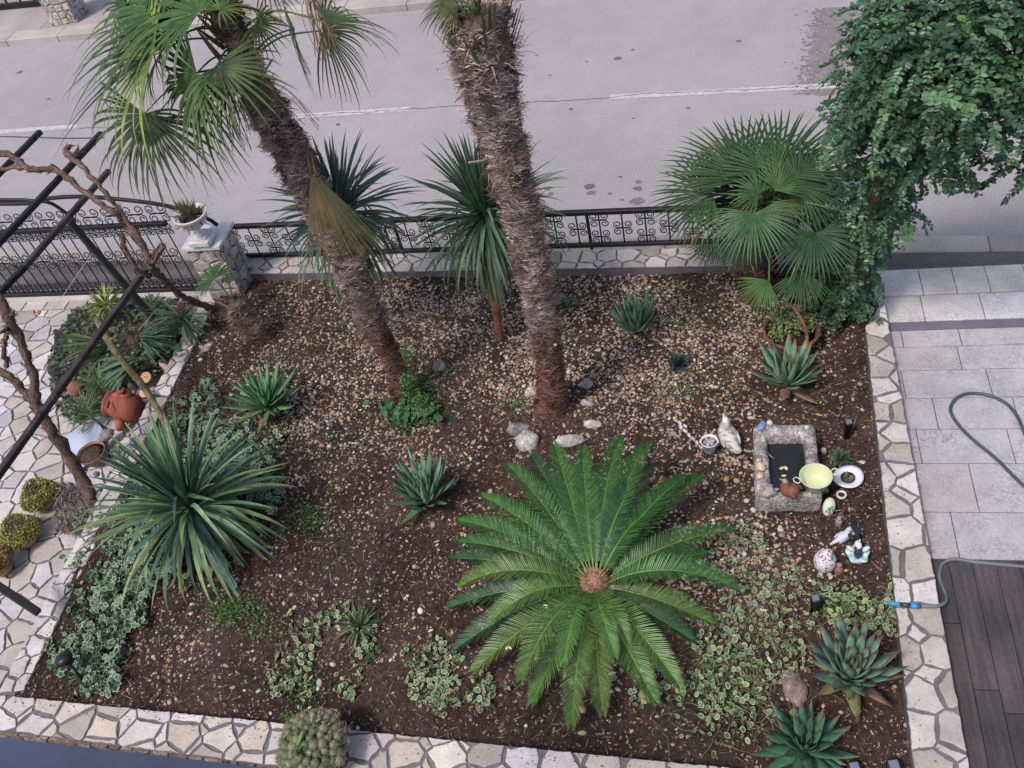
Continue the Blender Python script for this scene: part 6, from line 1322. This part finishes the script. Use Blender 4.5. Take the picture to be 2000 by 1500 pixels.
for poly,_,_ in ivy[:3]:
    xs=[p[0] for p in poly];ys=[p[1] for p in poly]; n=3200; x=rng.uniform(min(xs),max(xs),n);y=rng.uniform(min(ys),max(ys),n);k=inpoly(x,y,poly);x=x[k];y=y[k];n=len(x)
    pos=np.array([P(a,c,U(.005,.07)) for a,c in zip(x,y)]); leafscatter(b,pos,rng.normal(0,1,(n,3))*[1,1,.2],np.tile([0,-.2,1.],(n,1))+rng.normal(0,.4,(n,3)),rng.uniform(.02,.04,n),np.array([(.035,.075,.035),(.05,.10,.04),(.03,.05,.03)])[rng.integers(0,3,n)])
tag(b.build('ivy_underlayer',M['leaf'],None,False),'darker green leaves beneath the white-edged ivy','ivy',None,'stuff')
PG=[(.08,.17,.07),(.11,.21,.09),(.05,.11,.05),(.14,.24,.10),(.24,.28,.08),(.06,.15,.06)]
per=[([(1400,990),(1460,1010),(1500,1090),(1600,1140),(1590,1230),(1560,1330),(1500,1390),(1420,1400),(1330,1330),(1400,1230),(1420,1130)],4.2,.07),([(1590,1140),(1700,1150),(1790,1170),(1800,1225),(1770,1255),(1700,1250),(1620,1220)],9,.10),([(1230,1310),(1340,1330),(1480,1400),(1440,1440),(1300,1420),(1240,1370)],3.0,.05),([(1180,1290),(1300,1300),(1250,1340)],2,.03),([(555,1195),(640,1185),(640,1290),(600,1390),(545,1370),(520,1320)],5,.06),([(615,1180),(700,1175),(735,1200),(715,1360),(670,1370),(690,1230),(620,1240)],6,.07),([(785,1240),(880,1250),(900,1300),(970,1330),(900,1390),(840,1400),(790,1350)],8,.07),([(900,1330),(1010,1330),(990,1380),(920,1370)],3,.04),([(1720,1120),(1775,1110),(1790,1150),(1730,1150)],3,.04),([(1500,1380),(1600,1400),(1500,1500),(1380,1500)],.7,.02)]
b=cover('periwinkle','',per,3.0,(.009,.021),(RV,RF,RM),PG,(.55,.58,.40),.1,tilt=.65,bare=.27)
for _ in range(320):
    x=U(1230,1600);y=U(1030,1480); 
    if not inpoly([x],[y],[(1400,1000),(1500,1090),(1620,1140),(1600,1400),(1450,1490),(1230,1400),(1330,1320),(1420,1200)])[0]: continue
    a=P(x,y,.02); h=U(0,6.28); pts=[a]
    for j in range(5): h+=U(-.6,.6); a=a+np.array([math.cos(h),math.sin(h),0])*.05; pts.append(np.array([a[0],a[1],.02+.03*math.sin(j)])) 
    tube(b,smoothpath(pts,3),.0018,3,(.16,.20,.08),cap=False)
tag(b.build('variegated_periwinkle',M['cover'],None,False),'trailing round-leaved periwinkle with cream leaf edges over the soil','periwinkle',None,'stuff')
# green weeds
b=MB()
for (x,y,rx,ry,n,z) in ((820,760,40,55,620,.16),(800,800,55,35,520,.06),(790,700,22,30,260,.28),(845,810,30,22,160,.04),(600,1010,45,38,330,.04),(470,1190,60,35,420,.05),(440,1200,50,30,260,.05),(1115,590,18,16,90,.04),(1240,600,60,40,160,.02),(1350,620,60,50,220,.02),(1400,560,60,30,160,.02),(1330,750,60,40,120,.02),(680,600,120,60,160,.02),(580,700,60,60,120,.02),(650,850,120,60,160,.02),(590,1340,60,50,200,.03),(720,1270,25,25,120,.04),(1640,1190,60,20,200,.05),(1400,1330,90,60,300,.03),(1380,1080,60,80,260,.03),(1010,790,22,14,160,.05),(1130,790,30,30,200,.04),(1085,850,40,14,120,.04),(640,1080,80,60,90,.02),(880,720,22,14,60,.03),(505,1235,30,20,90,.04),(540,1230,20,40,90,.03),(345,770,12,20,50,.08),(1480,610,60,30,140,.05),(1430,720,40,40,60,.02),(1190,800,60,50,60,.02),(560,1400,12,10,40,.02)):
    n=int(n*1.1); xx=rng.normal(x,rx*.5,n);yy_=rng.normal(y,ry*.5,n); pos=np.array([P(a,c,U(.01,max(.02,z))) for a,c in zip(xx,yy_)]); k=inpoly(pos[:,0],pos[:,1],BED); pos=pos[k]; n=len(pos)
    if n: leafscatter(b,pos,rng.normal(0,1,(n,3))*[1,1,.5],np.tile([0,-.2,1.],(n,1))+rng.normal(0,.4,(n,3)),rng.uniform(.012,.030,n),np.array([(.07,.17,.03),(.05,.12,.03),(.10,.22,.05),(.08,.15,.06)])[rng.integers(0,4,n)]*rng.uniform(.7,1.3,(n,1)))
tag(b.build('weeds',M['leaf'],None,False),'small bright green weeds and creeper scattered across the soil','weeds',None,'stuff')
b=MB() # round creeper leaves at the leaning palm foot
for (x,y,z,r,n_) in ((800,760,.22,(.08,.07,.20),380),(825,790,.12,(.09,.08,.12),380),(790,810,.06,(.13,.09,.07),360),(785,720,.36,(.05,.05,.12),150),(845,800,.08,(.07,.06,.08),160)): leafcloud(b,P(x,y,z),r,n_,.026,[(.07,.17,.04),(.10,.22,.05),(.05,.12,.035),(.14,.26,.07)])
n=60; xx=rng.normal(790,28,n);yy_=rng.normal(802,16,n); pos=np.array([P(a,c,U(.03,.12)) for a,c in zip(xx,yy_)]); scatter(b,RV,RF,pos,basis(rng.normal(0,1,(n,3)),np.tile([0,-.3,1.],(n,1))+rng.normal(0,.3,(n,3))),rng.uniform(.02,.038,n),np.array([(.05,.16,.07)])*rng.uniform(.8,1.4,(n,1)))
tag(b.build('creeper',M['leaf'],None,False),'round-leaved green creeper at the foot of the leaning palm','creeper',None,'stuff')
b=MB() # petals and pale fallen leaves
n=46
for _ in range(n):
    x,y=U(600,1750),U(560,1480); c=P(x,y,.02)
    if inpoly([c[0]],[c[1]],BED)[0]: ell(b,c+[0,0,soilz(c[0],c[1])],(U(.012,.03),U(.008,.012),.003),np.array(random.choice([(.55,.48,.34),(.5,.36,.1),(.6,.56,.5),(.4,.28,.15)])),rz3(U(0,6)),n=8,noise=.2)
for x,y,z in ((993,1262,.36),(1068,1184,.42),(1112,1202,.42),(1455,418,.95)):
    for k in range(2): ell(b,P(x+U(-5,5),y+U(-5,5),z*.86+.03),(.016,.008,.003),(.60,.53,.42),rz3(U(0,6)),n=8)
tag(b.build('fallen_petals',M['litter'],None,False),'pale fallen petals and dry leaves lying about','petals',None,'stuff')
